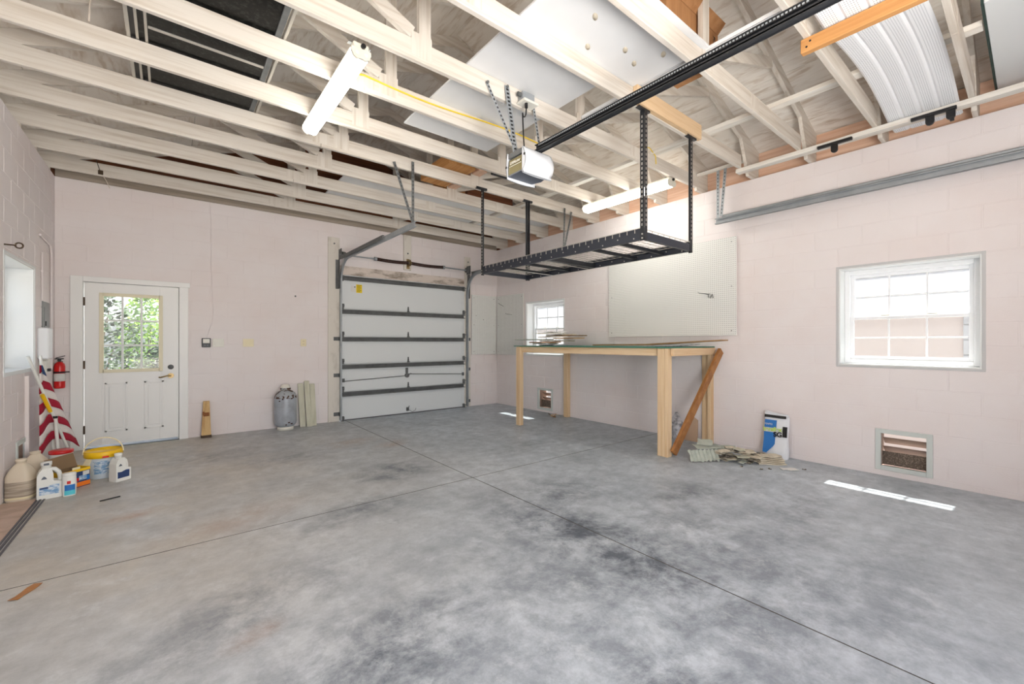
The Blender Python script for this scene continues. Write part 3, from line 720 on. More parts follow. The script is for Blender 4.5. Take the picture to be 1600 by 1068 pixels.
# door tracks
def track(x, s, ye, lb, hang):
    root = thing('door_track', lb, 'track', (x, YB-.1, 0), 'tracks of the back garage door')
    y0 = YB-.075; R = .38; zt = 2.655
    path = [(y0, .02), (y0, zt-R)]+[(y0-R+R*math.cos(t), zt-R+R*math.sin(t)) for t in [PI/2*i/8 for i in range(1, 9)]]+[(ye, zt)]
    def chan(pts, off, w, th):
        rows = []
        for i, (yy, zz) in enumerate(pts):
            a = pts[max(i-1, 0)]; c = pts[min(i+1, len(pts)-1)]; d = Vector((0, c[0]-a[0], c[1]-a[1])).normalized(); nrm = Vector((0, d.z, -d.y))
            rows.append((Vector((x, yy, zz)), nrm))
        b = MB()
        for (u0, u1, v0, v1) in off:
            b.sheet([[p+Vector((u0*s, 0, 0))+n*v0, p+Vector((u1*s, 0, 0))+n*v1] for p, n in rows], (.0025*s, 0, 0) if u0 == u1 else None)
        return b
    # C channel: web plate plus two lips
    b = MB()
    for i in range(len(path)-1):
        p, q = path[i], path[i+1]; d = Vector((0, q[0]-p[0], q[1]-p[1])).normalized(); nrm = Vector((0, d.z, -d.y))
        P0, P1 = Vector((x, p[0], p[1])), Vector((x, q[0], q[1]))
        b.frame((P0+P1)/2+Vector((-s*.012, 0, 0)), (d, (1, 0, 0), nrm), ((P1-P0).length/2+.003, .0015, .03))
        for k in (-1, 1): b.frame((P0+P1)/2+nrm*k*.03, (d, (1, 0, 0), nrm), ((P1-P0).length/2+.003, .012, .0015))
    obj('rail', b, 'galv', root)
    obj('stiffener', MB().box(x-s*.035-.002, x-s*.035+.002, ye+.9, y0-.1, zt-.01, zt+.045).box(min(x-s*.035, x-s*.006), max(x-s*.035, x-s*.006), ye+.9, y0-.1, zt+.042, zt+.045), 'galvd', root)
    for z in (.12, .76, 1.36): obj('wall_clip', MB().box(min(x-s*.1, x-s*.012), max(x-s*.1, x-s*.012), YB-.032, YB-.028, z-.03, z+.03).box(x-s*.02-.002, x-s*.02+.002, y0-.02, YB-.029, z-.03, z+.03).cyl((x-s*.075, YB-.04, z), (x-s*.075, YB-.03, z), .012, 8), 'galvd', root)
    b = MB(); b.box(x-s*.03-.003, x-s*.03+.003, YB-.12, YB-.029, 2.18, 2.66); b.box(min(x-s*.07, x-s*.03), max(x-s*.07, x-s*.03), YB-.032, YB-.029, 2.18, 2.66); obj('flag_bracket', b, 'galvd', root)
    for p, q, lb2 in hang:
        b = MB(); b.bar(p, q, .032, .003, (0, 1, 0)); b.bar(Vector(p)+Vector((.015, .014, 0)), Vector(q)+Vector((.015, .014, 0)), .003, .03, (0, 1, 0))
        n = max(3, int((Vector(q)-Vector(p)).length/.045))
        hb = obj('hanger_angle', b, 'galvd', root); h = MB()
        for k in range(1, n):
            c = Vector(p).lerp(Vector(q), k/n); dd = (Vector(q)-Vector(p)).normalized(); h.frame(c+Vector((0, -.0022, 0)), (dd, (0, 1, 0), dd.cross(Vector((0, 1, 0)))), (.009, .0006, .005))
        obj('slot', h, 'blackp', hb)['kind'] = 'stuff'
    return root
track(2.19, 1, 4.46, 'left galvanised track of the back garage door with perforated hanger',
      [((2.2, 4.56, 2.63), (2.2, 4.56, 3.40), ''), ((2.19, 4.55, 2.70), (1.97, 4.56, 3.34), '')])
track(4.655, -1, 4.40, 'right galvanised track of the back garage door, behind the hanging rack',
      [((4.66, 4.53, 2.63), (4.72, 4.56, 3.36), ''), ((4.67, 4.53, 2.68), (4.87, 4.56, 3.33), '')])
# the right wall rail belonging to the garage door behind the camera
root = thing('wall_rail', 'long grey steel rail along the upper right wall', 'track', (5.3, .8, 2.76))
b = MB(); b.box(5.302, 5.305, -1.0, 2.52, 2.765, 2.835); b.box(5.27, 5.302, -1.0, 2.52, 2.765, 2.769); b.box(5.27, 5.302, -1.0, 2.52, 2.831, 2.835); b.box(5.27, 5.273, -1.0, 2.52, 2.765, 2.778); b.box(5.27, 5.273, -1.0, 2.52, 2.822, 2.835)
obj('rail', b, 'galv', root)
obj('stiffener', MB().box(5.306, 5.309, -1.0, 2.45, 2.79, 2.87).box(5.306, 5.34, -1.0, 2.45, 2.867, 2.87), 'galv', root)
for y, yb, nm in ((2.49, 2.49, 0), (2.40, 2.45, 1)):
    b = MB(); b.bar((5.29, yb, 2.83 if nm == 0 else 2.86), (5.29, y, 3.43), .035, .003, (1, 0, 0)); b.bar((5.306, yb+.015, 2.83 if nm == 0 else 2.86), (5.306, y+.015, 3.43), .003, .03, (1, 0, 0)); h = obj('hanger_angle', b, 'galv', root)
    hb = MB()
    for k in range(1, 13): hb.box(5.2865, 5.2875, yb+(y-yb)*k/13-.005, yb+(y-yb)*k/13+.005, 2.85+.57*k/13-.008, 2.85+.57*k/13+.008)
    obj('slot', hb, 'blackp', h)['kind'] = 'stuff'
obj('mounting_block', MB().box(5.275, 5.313, 2.17, 2.758, 3.43, 3.468, .003), 'trussy', root)

# ------------------------------------------------------------------ fluorescent lights
def fluor(x, y0, y1, lb, w=.125):
    root = thing('fluorescent_light', lb, 'light', (x, (y0+y1)/2, 3.16), 'ceiling fluorescent lights')
    h = w/2
    obj('body', MB().box(x-h+.01, x+h-.01, y0, y1, 3.255, 3.297, .006), 'tubebody', root)
    prof = [(-h, 3.258), (-h-.002, 3.235), (-h+.012, 3.205), (-h*.45, 3.192), (-.012, 3.197), (.012, 3.197), (h*.45, 3.192), (h-.012, 3.205), (h+.002, 3.235), (h, 3.258)]
    obj('diffuser', MB().prism([(x+a, y0+.02, z) for a, z in prof], (0, y1-y0-.04, 0)), 'tube', root)
    for yy in (y0, y1-.018):
        e = obj('end_cap', MB().prism([(x+a*1.03, yy, 3.262+(z-3.262)*1.04) for a, z in prof], (0, .018, 0)), 'tubebody', root)
        for k in (-.03, .03): obj('socket', MB().cyl((x+k, yy-.002, 3.225), (x+k, yy+.02, 3.225), .014, 10), 'creamw', e)
    obj('mounting_plate', MB().box(x-.075, x+.075, y0+.03, y0+.06, 3.2965, 3.299), 'galvd', root)
    obj('cord_grip', MB().cyl((x+.01, y0-.016, 3.275), (x+.01, y0, 3.275), .016, 12), 'blackp', root)
fluor(.995, 2.83, 4.17, 'lit fluorescent light hanging under the trusses at the left')
fluor(4.74, 2.78, 4.16, 'lit fluorescent light near the right wall behind the black rack', .16)

# ------------------------------------------------------------------ garage opener
root = thing('garage_door_opener', 'white garage door opener with grey bottom hanging under the trusses', 'opener', (2.33, 2.68, 2.6))
ox0, ox1, oy0, oy1, oz0, oz1 = 2.2, 2.46, 2.585, 2.775, 2.68, 2.86
obj('housing', MB().box(ox0+.012, ox1, oy0, oy1, oz0+.012, oz1, .012), 'slate', root)
obj('label_panel', MB().prism([(ox0-.004, oy0+.004, oz0+.004), (ox0-.004, oy1-.004, oz0+.004), (ox0+.004, oy1-.006, oz1-.045), (ox0+.004, oy0+.006, oz1-.045)], (.012, 0, 0)), 'olive', root)
lbp = obj('top_plate', MB().box(ox0-.006, ox1+.01, oy0+.01, oy1-.01, oz1-.035, oz1+.008, .003), 'galvd', root)
obj('bottom_plate', MB().prism([(ox0-.004, oy0, oz0), (ox1, oy0, oz0), (ox1+.02, (oy0+oy1)/2, oz0-.004), (ox1, oy1, oz0), (ox0-.004, oy1, oz0)], (0, 0, .012)), 'slate', root)
M['chrome'] = mat('silver_script', srgb(240, 238, 226), .3, .2)
text('lettering', 'LiftMaster', .036, (ox0-.0055, (oy0+oy1)/2, oz0+.10), (0, -1, 0), (.05, 0, 1), 'chrome', root, .9, .0006)
obj('script_line', MB().box(ox0-.0058, ox0-.004, oy0+.02, oy1-.02, oz0+.072, oz0+.077), 'chrome', root)
# light lenses wrap both ends and bulge
def lens(ya, sgn, dep, nm):
    rows = []
    N = 10
    for i in range(N+1):
        t = i/N; z = oz1+.012-(oz1-oz0+.03)*t
        d = dep*(math.sin(PI*min(t*1.1, 1))**.7)*(.55+.45*t) if t < .92 else dep*.30
        row = []
        for j in range(9):
            u = j/8; x = ox0-.012+(ox1-ox0+.05)*u
            row.append(Vector((x, ya+sgn*(.004+d*(.35+.65*math.sin(PI*(.1+.8*u)))), z-.008*math.sin(PI*u)*t)))
        rows.append(row)
    b = MB(); b.sheet(rows, (0, -sgn*.006, 0)); b.sm = [True]*len(b.sm)
    # side returns
    for j in (0, 8):
        P = [r[j] for r in rows]+[Vector((rows[i][j].x, ya, rows[i][j].z)) for i in range(N, -1, -1)]
        b.prism(P, (.004 if j == 0 else -.004, 0, 0))
    b.sheet([rows[-1], [Vector((p.x, ya, p.z)) for p in rows[-1]]], (0, 0, .005))
    return obj(nm, b, 'lensw', root)
lens(oy0, -1, .10, 'light_lens'); lens(oy1, 1, .03, 'light_lens')
for p in ((ox0-.014, oy0-.03, 2.80), (ox0-.014, oy1+.012, 2.76)): obj('screw_cap', MB().cyl(p, (p[0]+.01, p[1], p[2]), .011, 10), 'blackp', root)
rl = MB(); rl.box(2.335, 2.385, -1.2, 2.60, 2.868, 2.876); rl.box(2.355, 2.365, -1.2, 2.60, 2.876, 2.925); rl.box(2.338, 2.382, -1.2, 2.60, 2.921, 2.927); rl.box(2.335, 2.339, -1.2, 2.6, 2.862, 2.885); rl.box(2.381, 2.385, -1.2, 2.6, 2.862, 2.885)
rail = obj('rail', rl, 'black', root)
ch = MB()
for k in range(210): ch.box(2.3385, 2.3415, 2.55-.0178*k-.005, 2.55-.0178*k+.005, 2.9085, 2.917)
cho = obj('chain', MB().box(2.342, 2.347, -1.2, 2.58, 2.903, 2.921), 'blackp', rail)
c2 = obj('chain_roller', ch, 'galv', rail); c2['kind'] = 'stuff'
def strap(p, q, slots, w=.034, angle=True):
    b = MB(); p, q = Vector(p), Vector(q); b.bar(p, q, w, .003, (0, 1, 0))
    if angle: b.bar(p+Vector((w/2, .014, 0)), q+Vector((w/2, .014, 0)), .003, .028, (0, 1, 0))
    o = obj('hanger_strap', b, 'galv', root); h = MB(); dd = (q-p).normalized(); n = max(4, int((q-p).length/.032))
    for k in range(1, n): h.frame(p.lerp(q, k/n)+Vector((0, -.0022, 0)), (dd, (0, 1, 0), dd.cross(Vector((0, 1, 0)))), (.008, .0006, w*.24))
    obj('slot', h, 'blackp', o)['kind'] = 'stuff'
strap((2.165, 2.752, 3.42), (2.215, 2.70, 2.865), 1, .05)
strap((1.965, 2.752, 3.37), (2.205, 2.70, 2.90), 1, .026, False)
strap((2.445, 2.752, 3.42), (2.47, 2.66, 2.86), 1, .026, False)
for x, z in ((1.965, 3.37), (2.445, 3.41), (2.165, 3.41)): obj('bolt', MB().cyl((x, 2.735, z), (x, 2.757, z), .012, 6), 'galvd', root)
# junction box and cord
root = thing('junction_box', 'grey junction box with white cover on the truss beside the opener', 'outlet box', (2.35, 2.73, 3.31))
obj('box', MB().box(2.29, 2.42, 2.69, 2.757, 3.325, 3.405, .004), 'galv', root)
cv = obj('cover', MB().box(2.275, 2.435, 2.655, 2.757, 3.305, 3.326, .004), 'creamw', root)
obj('connector', MB().cyl((2.255, 2.72, 3.375), (2.29, 2.72, 3.375), .018, 10), 'galvd', root)
b = MB(); P = [(2.325, 2.69, 3.305), (2.325, 2.69, 3.26), (2.32, 2.69, 3.21), (2.30, 2.68, 3.18), (2.275, 2.67, 3.165), (2.262, 2.665, 3.19), (2.262, 2.66, 3.1), (2.265, 2.655, 2.98), (2.27, 2.65, 2.876)]
b.tube(P, .006, 8); b.cyl((2.325, 2.69, 3.265), (2.325, 2.69, 3.304), .013, 10)
solo('power_cord', b, 'blackp', 'short black cord plugged under the junction box to the opener', 'cord')

# ------------------------------------------------------------------ hanging rack
root = thing('ceiling_rack', 'long black steel storage rack hanging on four perforated posts', 'storage rack', (3.55, 3.3, 2.17))
rx0, rx1, ry0, ry1, rz0, rz1 = 3.15, 3.945, 2.11, 4.53, 2.185, 2.25
for x in (rx0, rx1):
    s = 1 if x == rx0 else -1
    b = MB(); b.box(x-.002, x+.002, ry0, ry1, rz0, rz1); b.box(min(x, x+s*.03), max(x, x+s*.03), ry0, ry1, rz0, rz0+.003); b.box(min(x, x+s*.03), max(x, x+s*.03), ry0, ry1, rz1-.003, rz1); obj('side_beam', b, 'navy', root)
for y in (ry0, ry1):
    s = 1 if y == ry0 else -1
    b = MB(); b.box(rx0, rx1, y-.002, y+.002, rz0, rz1); b.box(rx0, rx1, min(y, y+s*.03), max(y, y+s*.03), rz0, rz0+.003); obj('end_beam', b, 'navy', root)
for y in (2.42, 2.74, 3.72, 4.1): obj('cross_bar', MB().box(rx0+.003, rx1-.003, y-.012, y+.012, rz0+.012, rz0+.04, .002).box(rx0+.003, rx1-.003, y-.025, y+.025, rz0+.036, rz0+.040), 'black', root)
obj('centre_channel', MB().box(rx0+.003, rx1-.003, 3.30, 3.36, rz0+.002, rz0+.055, .003), 'black', root)
for y in (3.4, 4.02): obj('cross_bar', MB().box(rx0+.003, rx1-.003, y-.006, y+.006, rz0-.004, rz0+.002), 'wire', root)
dk = MB(); n = 30
for k in range(n+1):
    y = ry0+.012+(ry1-ry0-.024)*k/n; dk.box(rx0+.004, rx1-.004, y-.002, y+.002, rz1+.002, rz1+.006)
    for x in (rx0-.001, rx1+.001): dk.box(x-.002, x+.002, y-.003, y+.003, rz1, rz1+.036)
for k in range(9):
    x = rx0+.03+(rx1-rx0-.06)*k/8; dk.box(x-.002, x+.002, ry0+.004, ry1-.004, rz1-.002, rz1+.002)
for k in range(9):
    x = rx0+.03+(rx1-rx0-.06)*k/8
    for y in (ry0-.001, ry1+.001): dk.box(x-.003, x+.003, y-.002, y+.002, rz1, rz1+.02)
o = obj('wire_deck', dk, 'wire', root); o['kind'] = 'stuff'
b = MB()
for x in (rx0-.001, rx1+.001): b.box(x-.0025, x+.0025, ry0, ry1, rz1+.034, rz1+.039)
for y in (ry0, ry1): b.box(rx0, rx1, y-.0025, y+.0025, rz1+.018, rz1+.022)
obj('deck_rim', b, 'wire', root)
b = MB()
for x in (rx0-.0, rx1+.0):
    s = 1 if x == rx0 else -1
    b.box(x+s*.003, x+s*.005, ry0, ry1, rz1, rz1+.034)
obj('deck_lip', b, 'navy', root)
for x in (rx0, rx1):
    for y in (ry0, ry1):
        sx = 1 if x == rx0 else -1; sy = 1 if y == ry0 else -1
        b = MB(); b.box(x-.003, x, y-.003, y+sy*.04, rz0-.008, 3.285) if False else None
        b.box(min(x, x+sx*.04), max(x, x+sx*.04), y-sy*.005-.0015, y-sy*.005+.0015, rz0-.012, 3.288); b.box(x-sx*.005-.0015, x-sx*.005+.0015, min(y-sy*.005, y+sy*.035), max(y-sy*.005, y+sy*.035), rz0-.012, 3.288)
        post = obj('post', b, 'black', root); h = MB()
        for k in range(24):
            z = 2.30+.04*k
            h.box(x+sx*.02-.005, x+sx*.02+.005, y-sy*.0072-.0006, y-sy*.0072+.0006, z, z+.022)
            h.box(x-sx*.0072-.0006, x-sx*.0072+.0006, y+sy*.016-.005, y+sy*.016+.005, z, z+.022)
        obj('slot', h, 'wire', post)['kind'] = 'stuff'
        for kk in (.01, .045): obj('bolt', MB().cyl((x-sx*.012, y+sy*.012, rz0+kk), (x-sx*.003, y+sy*.012, rz0+kk), .007, 8), 'wire', post)
        tb = MB(); tb.box(x-.085, x+.085, y-.004, y+.026, 3.284, 3.290, .001); tb.box(x-.085, x+.085, y-.0055, y-.002, 3.284, 3.312, .001); obj('ceiling_bracket', tb, 'black', root)
bb = MB()
for k in range(14):
    y = ry0+.1+(ry1-ry0-.2)*k/13
    for x in (rx0-.004, rx1+.004, rx1-.004): bb.cyl((x-.002, y, rz0+.02+.02*(k % 2)), (x+.002, y, rz0+.02+.02*(k % 2)), .006, 8)
obj('beam_bolt', bb, 'wire', root)['kind'] = 'stuff'

# ------------------------------------------------------------------ things stored on and under the chords
ZC = 3.447
def sheetboard(x0, x1, y0, y1, lb, z=ZC, m='board', t=.018):
    return solo('white_sheet', MB().box(x0, x1, y0, y1, z, z+t, .002), m, lb, 'board', 'white sheets stored on the trusses')
s1 = sheetboard(1.79, 3.05, 1.50, 2.16, 'large white sheet with tan spots lying on the chords above the rail')
for x, y in ((2.18, 1.83), (2.47, 1.60), (2.36, 2.05), (2.78, 1.95), (2.86, 1.75), (2.6, 1.9)):
    b = MB(); b.lathe((x, y, ZC-.0012), [(0, 0), (.035, 0), (.035, .001), (0, .001)], 16, 1, .5, rot=.6); obj('stain_spot', b, 'knotmark', s1)
sheetboard(1.785, 2.78, 2.165, 3.9, 'white sheet lying on the chords directly above the opener')
sheetboard(1.75, 4.19, 5.62, 6.94, 'white sheet on the far trusses left of the rack posts')
sheetboard(4.37, 5.4, 5.62, 6.5, 'white sheet on the far trusses in the right back corner')
sw = solo('stored_door_panel', MB().box(4.0, 5.47, -1.2, .215, ZC, ZC+.03, .003), 'steelpan', 'white panel with dark rubber edge lying at the top right corner', 'panel')
obj('edge_seal', MB().box(4.0, 5.47, .216, .228, ZC-.004, ZC+.034), mat('dark_green_seal', srgb(34, 58, 52), .6), sw)
# long white channel next to the opener rail
b = MB(); b.box(3.075, 3.16, .96, 2.75, ZC, ZC+.004); b.box(3.075, 3.079, .96, 2.75, ZC, ZC+.03); b.box(3.118, 3.122, .96, 2.75, ZC-.003, ZC); b.box(3.156, 3.16, .96, 2.75, ZC, ZC+.03)
solo('vinyl_channel', b, 'pvc', 'long white vinyl channel lying on the chords above the opener rail', 'channel')
# orange board under the chords
b = MB(); b.box(3.24, 3.29, -.9, .985, 3.207, 3.296, .004)
ob = solo('nailed_board', b, 'orange', 'orange wooden board nailed under the chords at the top right', 'board')
for z in (3.235, 3.265): obj('nail_hole', MB().cyl((3.2395, .95-.02*(z > 3.25), z), (3.241, .95-.02*(z > 3.25), z), .007, 8), 'blackp', ob)
# sagging perforated soffit panels
def soffit(xa, xb, y0, y1, zf, lb):
    N, K = 40, 33; rows = []
    for i in range(N+1):
        x = xa+(xb-xa)*i/N; row = []
        for j in range(K):
            u = j/(K-1); y = y0+(y1-y0)*u; ph = (u*4) % 1
            gro = .010 if (ph < .06 or ph > .94) else 0
            row.append(Vector((x, y, zf(x)+gro)))
        rows.append(row)
    b = MB(); b.sheet(rows, (0, 0, .003)); root = solo('soffit_panel', b, 'soffit', lb, 'soffit panel', 'white soffit panels stored in the trusses'); return root
def zf(x):
    t = (x-3.3)/(5.12-3.3)
    return 3.305+.10*math.sin(PI*max(0, min(1, t)))*(.75+.25*t) if 0 <= t <= 1 else (3.305-.12*t*.3 if t < 0 else 3.305-.02*(t-1))
soffit(2.6, 5.40, .41, .865, zf, 'white perforated soffit panel sagging from the orange board to the right wall')
soffit(2.2, 3.92, .385, .44+.28, lambda x: 3.56+.02*(x-3), 'second white perforated soffit panel on top, ending short of the ledger')
# carton in the attic
root = thing('cardboard_carton', 'brown cardboard carton standing behind a truss upright at top right', 'carton', (2.98, 1.62, ZC+.02))
obj('carton_body', MB().box(2.66, 3.4, 1.60, 1.95, ZC+.034, ZC+.30, .004), 'cardb', root)
text('lettering', 'FORTALEZA', .05, (3.33, 1.598, ZC+.15), (0, 0, -1), (1, 0, 0), 'blackp', root, .8)
obj('flap', MB().prism([(2.66, 1.60, ZC+.30), (3.4, 1.60, ZC+.30), (3.4, 1.54, ZC+.36), (2.66, 1.54, ZC+.36)], (0, .004, .002)), 'cardb', root)
# spare window stored on the chords at left
root = thing('stored_window', 'dark glazed window with white frame lying on top of the trusses', 'window', (.2, 3.9, ZC))
wx0, wx1, wy0, wy1 = -.235, .645, 2.95, 4.72
obj('glass_pane', MB().box(wx0+.05, wx1-.05, wy0+.05, wy1-.05, ZC+.012, ZC+.02), 'darkglass', root)
for k in ((wx0, wx0+.022, wy0, wy1), (wx1-.02, wx1, wy0, wy1)): obj('frame', MB().box(k[0], k[1], k[2], k[3], ZC, ZC+.04, .003), 'alu', root)
for k in ((wx0, wx1, wy0, wy0+.02), (wx0, wx1, wy1-.02, wy1)): obj('frame', MB().box(k[0], k[1], k[2], k[3], ZC+.001, ZC+.039, .003), 'alu', root)
for x in (wx0+.05, wx0+.10): obj('bar', MB().box(x, x+.016, wy0+.02, wy1-.02, ZC+.002, ZC+.03, .002), 'alu', root)
for x in (wx1-.052,): obj('bar', MB().box(x-.02, x+.018, wy0+.02, wy1-.02, ZC+.002, ZC+.03, .002), 'galvd', root)
obj('meeting_rail', MB().box(wx0+.12, wx1-.04, 3.80, 3.825, ZC+.004, ZC+.03, .002), 'alu', root)
obj('inner_sash', MB().box(wx0+.022, wx0+.05, wy0+.02, wy1-.02, ZC+.014, ZC+.03), 'blackp', root)
# lumber and cartons in the far attic
for i, (x0, x1, y0, y1, z1, m, lb) in enumerate((
        (2.62, 3.0, 4.45, 5.2, .13, 'orange', 'bare orange timber offcut on the trusses left of the black rail'),
        (3.03, 3.16, 4.42, 5.2, .09, 'frieze', 'thin bare timber lying beside the orange offcut above'),
        (3.02, 3.36, 5.25, 5.6, .16, 'cardb', 'brown carton on the far trusses between the rack posts'),
        (3.4, 4.25, 5.25, 5.60, .12, 'gablew', 'dark brown plank on the far trusses right of the carton'),
        (3.75, 4.18, 5.66, 6.1, .15, 'orange', 'orange timber pieces on the far trusses behind the right rack post'))):
    solo('attic_lumber', MB().box(x0, x1, y0, y1, ZC+.02, ZC+.02+z1, .004), m, lb, 'timber' if m != 'cardb' else 'carton')
solo('attic_track', MB().box(3.2, 3.95, 4.36, 4.40, ZC, ZC+.06, .003), 'black', 'short black steel rail lying on the chords left of the opener', 'rail')
# cables
b = MB(); P = [(1.08, 3.30, 3.37)]+[(1.2+1.95*t, 3.338, 3.412-.02*math.sin(PI*t*2)) for t in [i/14 for i in range(15)]]
b.tube(P, .007, 7); solo('extension_cable', b, 'ycab', 'yellow cable running along a truss from the left light', 'cable')
def wireobj(P, r, m, lb): b = MB(); b.tube(P, r, 6); return solo('loose_wire', b, m, lb, 'wire')
wireobj([(-.42, 3.985, 3.45), (-.415, 3.98, 3.56), (-.39, 3.9, 3.66), (-.34, 3.75, 3.70), (-.28, 3.6, 3.68)], .006, 'whitewire', 'off-white wire looping up behind a truss beside the stored window')
wireobj([(-.45, 4.595, 3.297), (-.42, 4.8, 3.36), (-.38, 5.0, 3.44), (-.36, 5.15, 3.5)], .004, 'whitewire', 'thin pale wire crossing between two trusses at the far left')
wireobj([(-.62, 7.04, 3.296), (-.60, 7.15, 3.27), (-.58, 7.255, 3.22)], .004, 'whitewire', 'thin pale wire from the last truss down to the back wall')
b = MB(); b.box(-.665, -.62, 7.035, 7.049, 3.31, 3.36, .003); b.bar((-.65, 7.04, 3.36), (-.68, 7.03, 3.47), .012, .004)
solo('strap_tie', b, 'hinge', 'small dark metal tie on the last truss at left', 'tie')
wireobj([(4.05, 2.745, 3.46), (4.2, 2.743, 3.49), (4.32, 2.742, 3.43), (4.33, 2.742, 3.34)], .005, 'ycab', 'short yellow cable loop at the truss end above the right light')

# ------------------------------------------------------------------ pegboards
def peg(name_label, P, a0, a1, z0, z1):
    root = thing('pegboard', name_label, 'pegboard', P((a0+a1)/2, 0, z0), 'white pegboards')
    p, q = P(a0, -.030, z0), P(a1, -.024, z1)
    obj('board', MB().box(min(p[0], q[0]), max(p[0], q[0]), min(p[1], q[1]), max(p[1], q[1]), z0, z1, .001), 'peg', root)
    for c in (a0+.03, (a0+a1)/2, a1-.03):
        p, q = P(c-.02, -.024, z0+.01), P(c+.02, -.004, z1-.01)
        obj('batten', MB().box(min(p[0], q[0]), max(p[0], q[0]), min(p[1], q[1]), max(p[1], q[1]), z0+.01, z1-.01), 'jamb', root)
    for c in (a0+.06, a1-.06):
        for z in (z0+.06, (z0+z1)/2, z1-.06):
            p, q = P(c, -.0325, z), P(c, -.030, z); obj('screw', MB().cyl(p, q, .007, 8), 'galvd', root)
PBk = lambda a, d, z: (a, YB+d, z)
peg('large white pegboard on the right wall above the workbench', PR, 2.325, 4.275, 1.388, 2.61)
peg('white pegboard on the right wall beside the far window', PR, 6.36, 7.235, 1.045, 2.27)
peg('white pegboard on the back wall right of the garage door', PBk, 4.785, 5.41, 1.05, 2.27)
def hook(pts, lb): b = MB(); b.tube(pts, .0045, 6); return solo('peg_hook', b, 'galvd', lb, 'hook', 'hooks on the pegboards')
hook([(5.421, 2.68, 1.925), (5.37, 2.70, 1.93), (5.30, 2.74, 1.935), (5.29, 2.745, 1.95)], 'left hook of the pair on the large pegboard')
hook([(5.421, 2.655, 1.925), (5.385, 2.655, 1.925), (5.38, 2.655, 1.88), (5.40, 2.64, 1.87), (5.395, 2.61, 1.92), (5.395, 2.60, 1.87)], 'bent double hook of the pair on the large pegboard')
hook([(5.421, 7.0, 2.05), (5.37, 7.05, 2.09), (5.34, 7.08, 2.12)], 'upper hook on the pegboard beside the far window')
hook([(5.421, 6.72, 1.86), (5.35, 6.78, 1.875), (5.31, 6.80, 1.885)], 'lower hook on the pegboard beside the far window')
hook([(4.90, 7.239, 1.85), (4.87, 7.19, 1.845), (4.84, 7.16, 1.84)], 'upper hook on the back wall pegboard')
hook([(5.08, 7.239, 1.775), (5.05, 7.19, 1.77), (5.03, 7.17, 1.76)], 'lower hook on the back wall pegboard')

# ------------------------------------------------------------------ workbench
root = thing('workbench', 'tall pale pine workbench with slanting brown brace by the right wall', 'workbench', (4.9, 3.9, 0))
def leg(x0, x1, y0, y1, z1): obj('leg', MB().box(x0, x1, y0, y1, 0, z1, .003), 'pinez', root)
leg(4.262, 4.30, 5.09, 5.18, 1.232); leg(4.301, 4.339, 5.092, 5.178, 1.16)
leg(4.375, 4.413, 2.665, 2.755, 1.232); leg(4.414, 4.475, 2.64, 2.755, 1.16) if False else None
obj('leg', MB().box(4.375, 4.464, 2.625, 2.663, 0, 1.232, .003), 'pinez', root)
leg(5.36, 5.398, 5.12, 5.21, 1.16); leg(5.399, 5.437, 5.12, 5.21, 1.232)
leg(5.399, 5.44, 2.66, 2.75, 1.232); obj('leg', MB().box(5.35, 5.44, 2.615, 2.655, 0, 1.20, .003), 'pinez', root)
fr = obj('front_rail', MB().bar((4.30+.02, 5.17, 1.19), (4.414+.02, 2.67, 1.19), .038, .089, (0, 0, 1), .003), 'piney', root)
obj('back_rail', MB().box(5.36, 5.398, 2.76, 5.11, 1.146, 1.234, .003), 'piney', root)
obj('end_rail', MB().box(4.42, 5.40, 2.575, 2.613, 1.146, 1.234, .003), 'pinex', root)
obj('end_rail', MB().box(4.34, 5.35, 5.05, 5.088, 1.146, 1.234, .003), 'pinex', root)
obj('bench_top', MB().prism([(4.25, 5.22, 1.236), (5.435, 5.22, 1.236), (5.435, 2.60, 1.236), (4.37, 2.60, 1.236)], (0, 0, .014)), 'green', root)
obj('brace', MB().bar((4.465, 2.555, .02), (5.60, 2.555, 1.24), .036, .105, (0, 0, 1), .004) if False else MB().bar((4.445, 2.595, .045), (5.385, 2.50, 1.20), .038, .10, (-1, 0, .8), .004), 'brace', root)
# on the bench
solo('hardboard_strip', MB().prism([(5.12, 4.35, 1.252), (5.12, 3.4, 1.262), (5.12, 2.38, 1.322), (5.12, 2.38, 1.335), (5.12, 3.4, 1.282), (5.12, 4.35, 1.268)], (.2, 0, 0)), 'fibre', 'long brown hardboard strip with raised end lying on the workbench', 'board')
solo('thin_sheet', MB().prism([(4.6, 3.1, 1.252), (5.1, 3.1, 1.252), (5.1, 2.62, 1.278), (4.6, 2.62, 1.256)], (0, 0, .006)), mat('grey_marbled_sheet', srgb(150, 156, 160), .5, 0, ((20, 20, 20), srgb(74, 80, 86), .45, .6, 4)), 'grey marbled sheet curling under the brown strip on the workbench', 'sheet')
rnd = random.Random(3)
kinds = ['bagw', 'plank', 'cardb', 'frag', 'frag2', 'fibre', 'label', 'cardd', 'frag', 'plank', 'label']
pos = [(4.9, 5.0), (4.75, 5.02), (4.62, 4.9), (4.85, 4.85), (4.55, 5.08), (4.8, 4.55), (4.7, 4.8), (4.95, 4.75), (5.05, 4.95), (4.8, 4.95), (4.85, 4.9)]
lbs = ['lowest white folded paper under the stack at the far bench end', 'pale flat board in the scrap stack on the bench', 'brown card strip in the scrap stack on the bench', 'beige flat scrap in the middle of the bench stack', 'grey-green scrap at the far left bench corner',
       'brown hardboard offcut at the near end of the bench stack', 'white paper scrap hanging toward the bench front', 'dark cardboard scrap near the window end of the bench', 'beige scrap at the back of the bench stack', 'pale board laid second from top of the bench stack', 'topmost white paper on the bench stack']
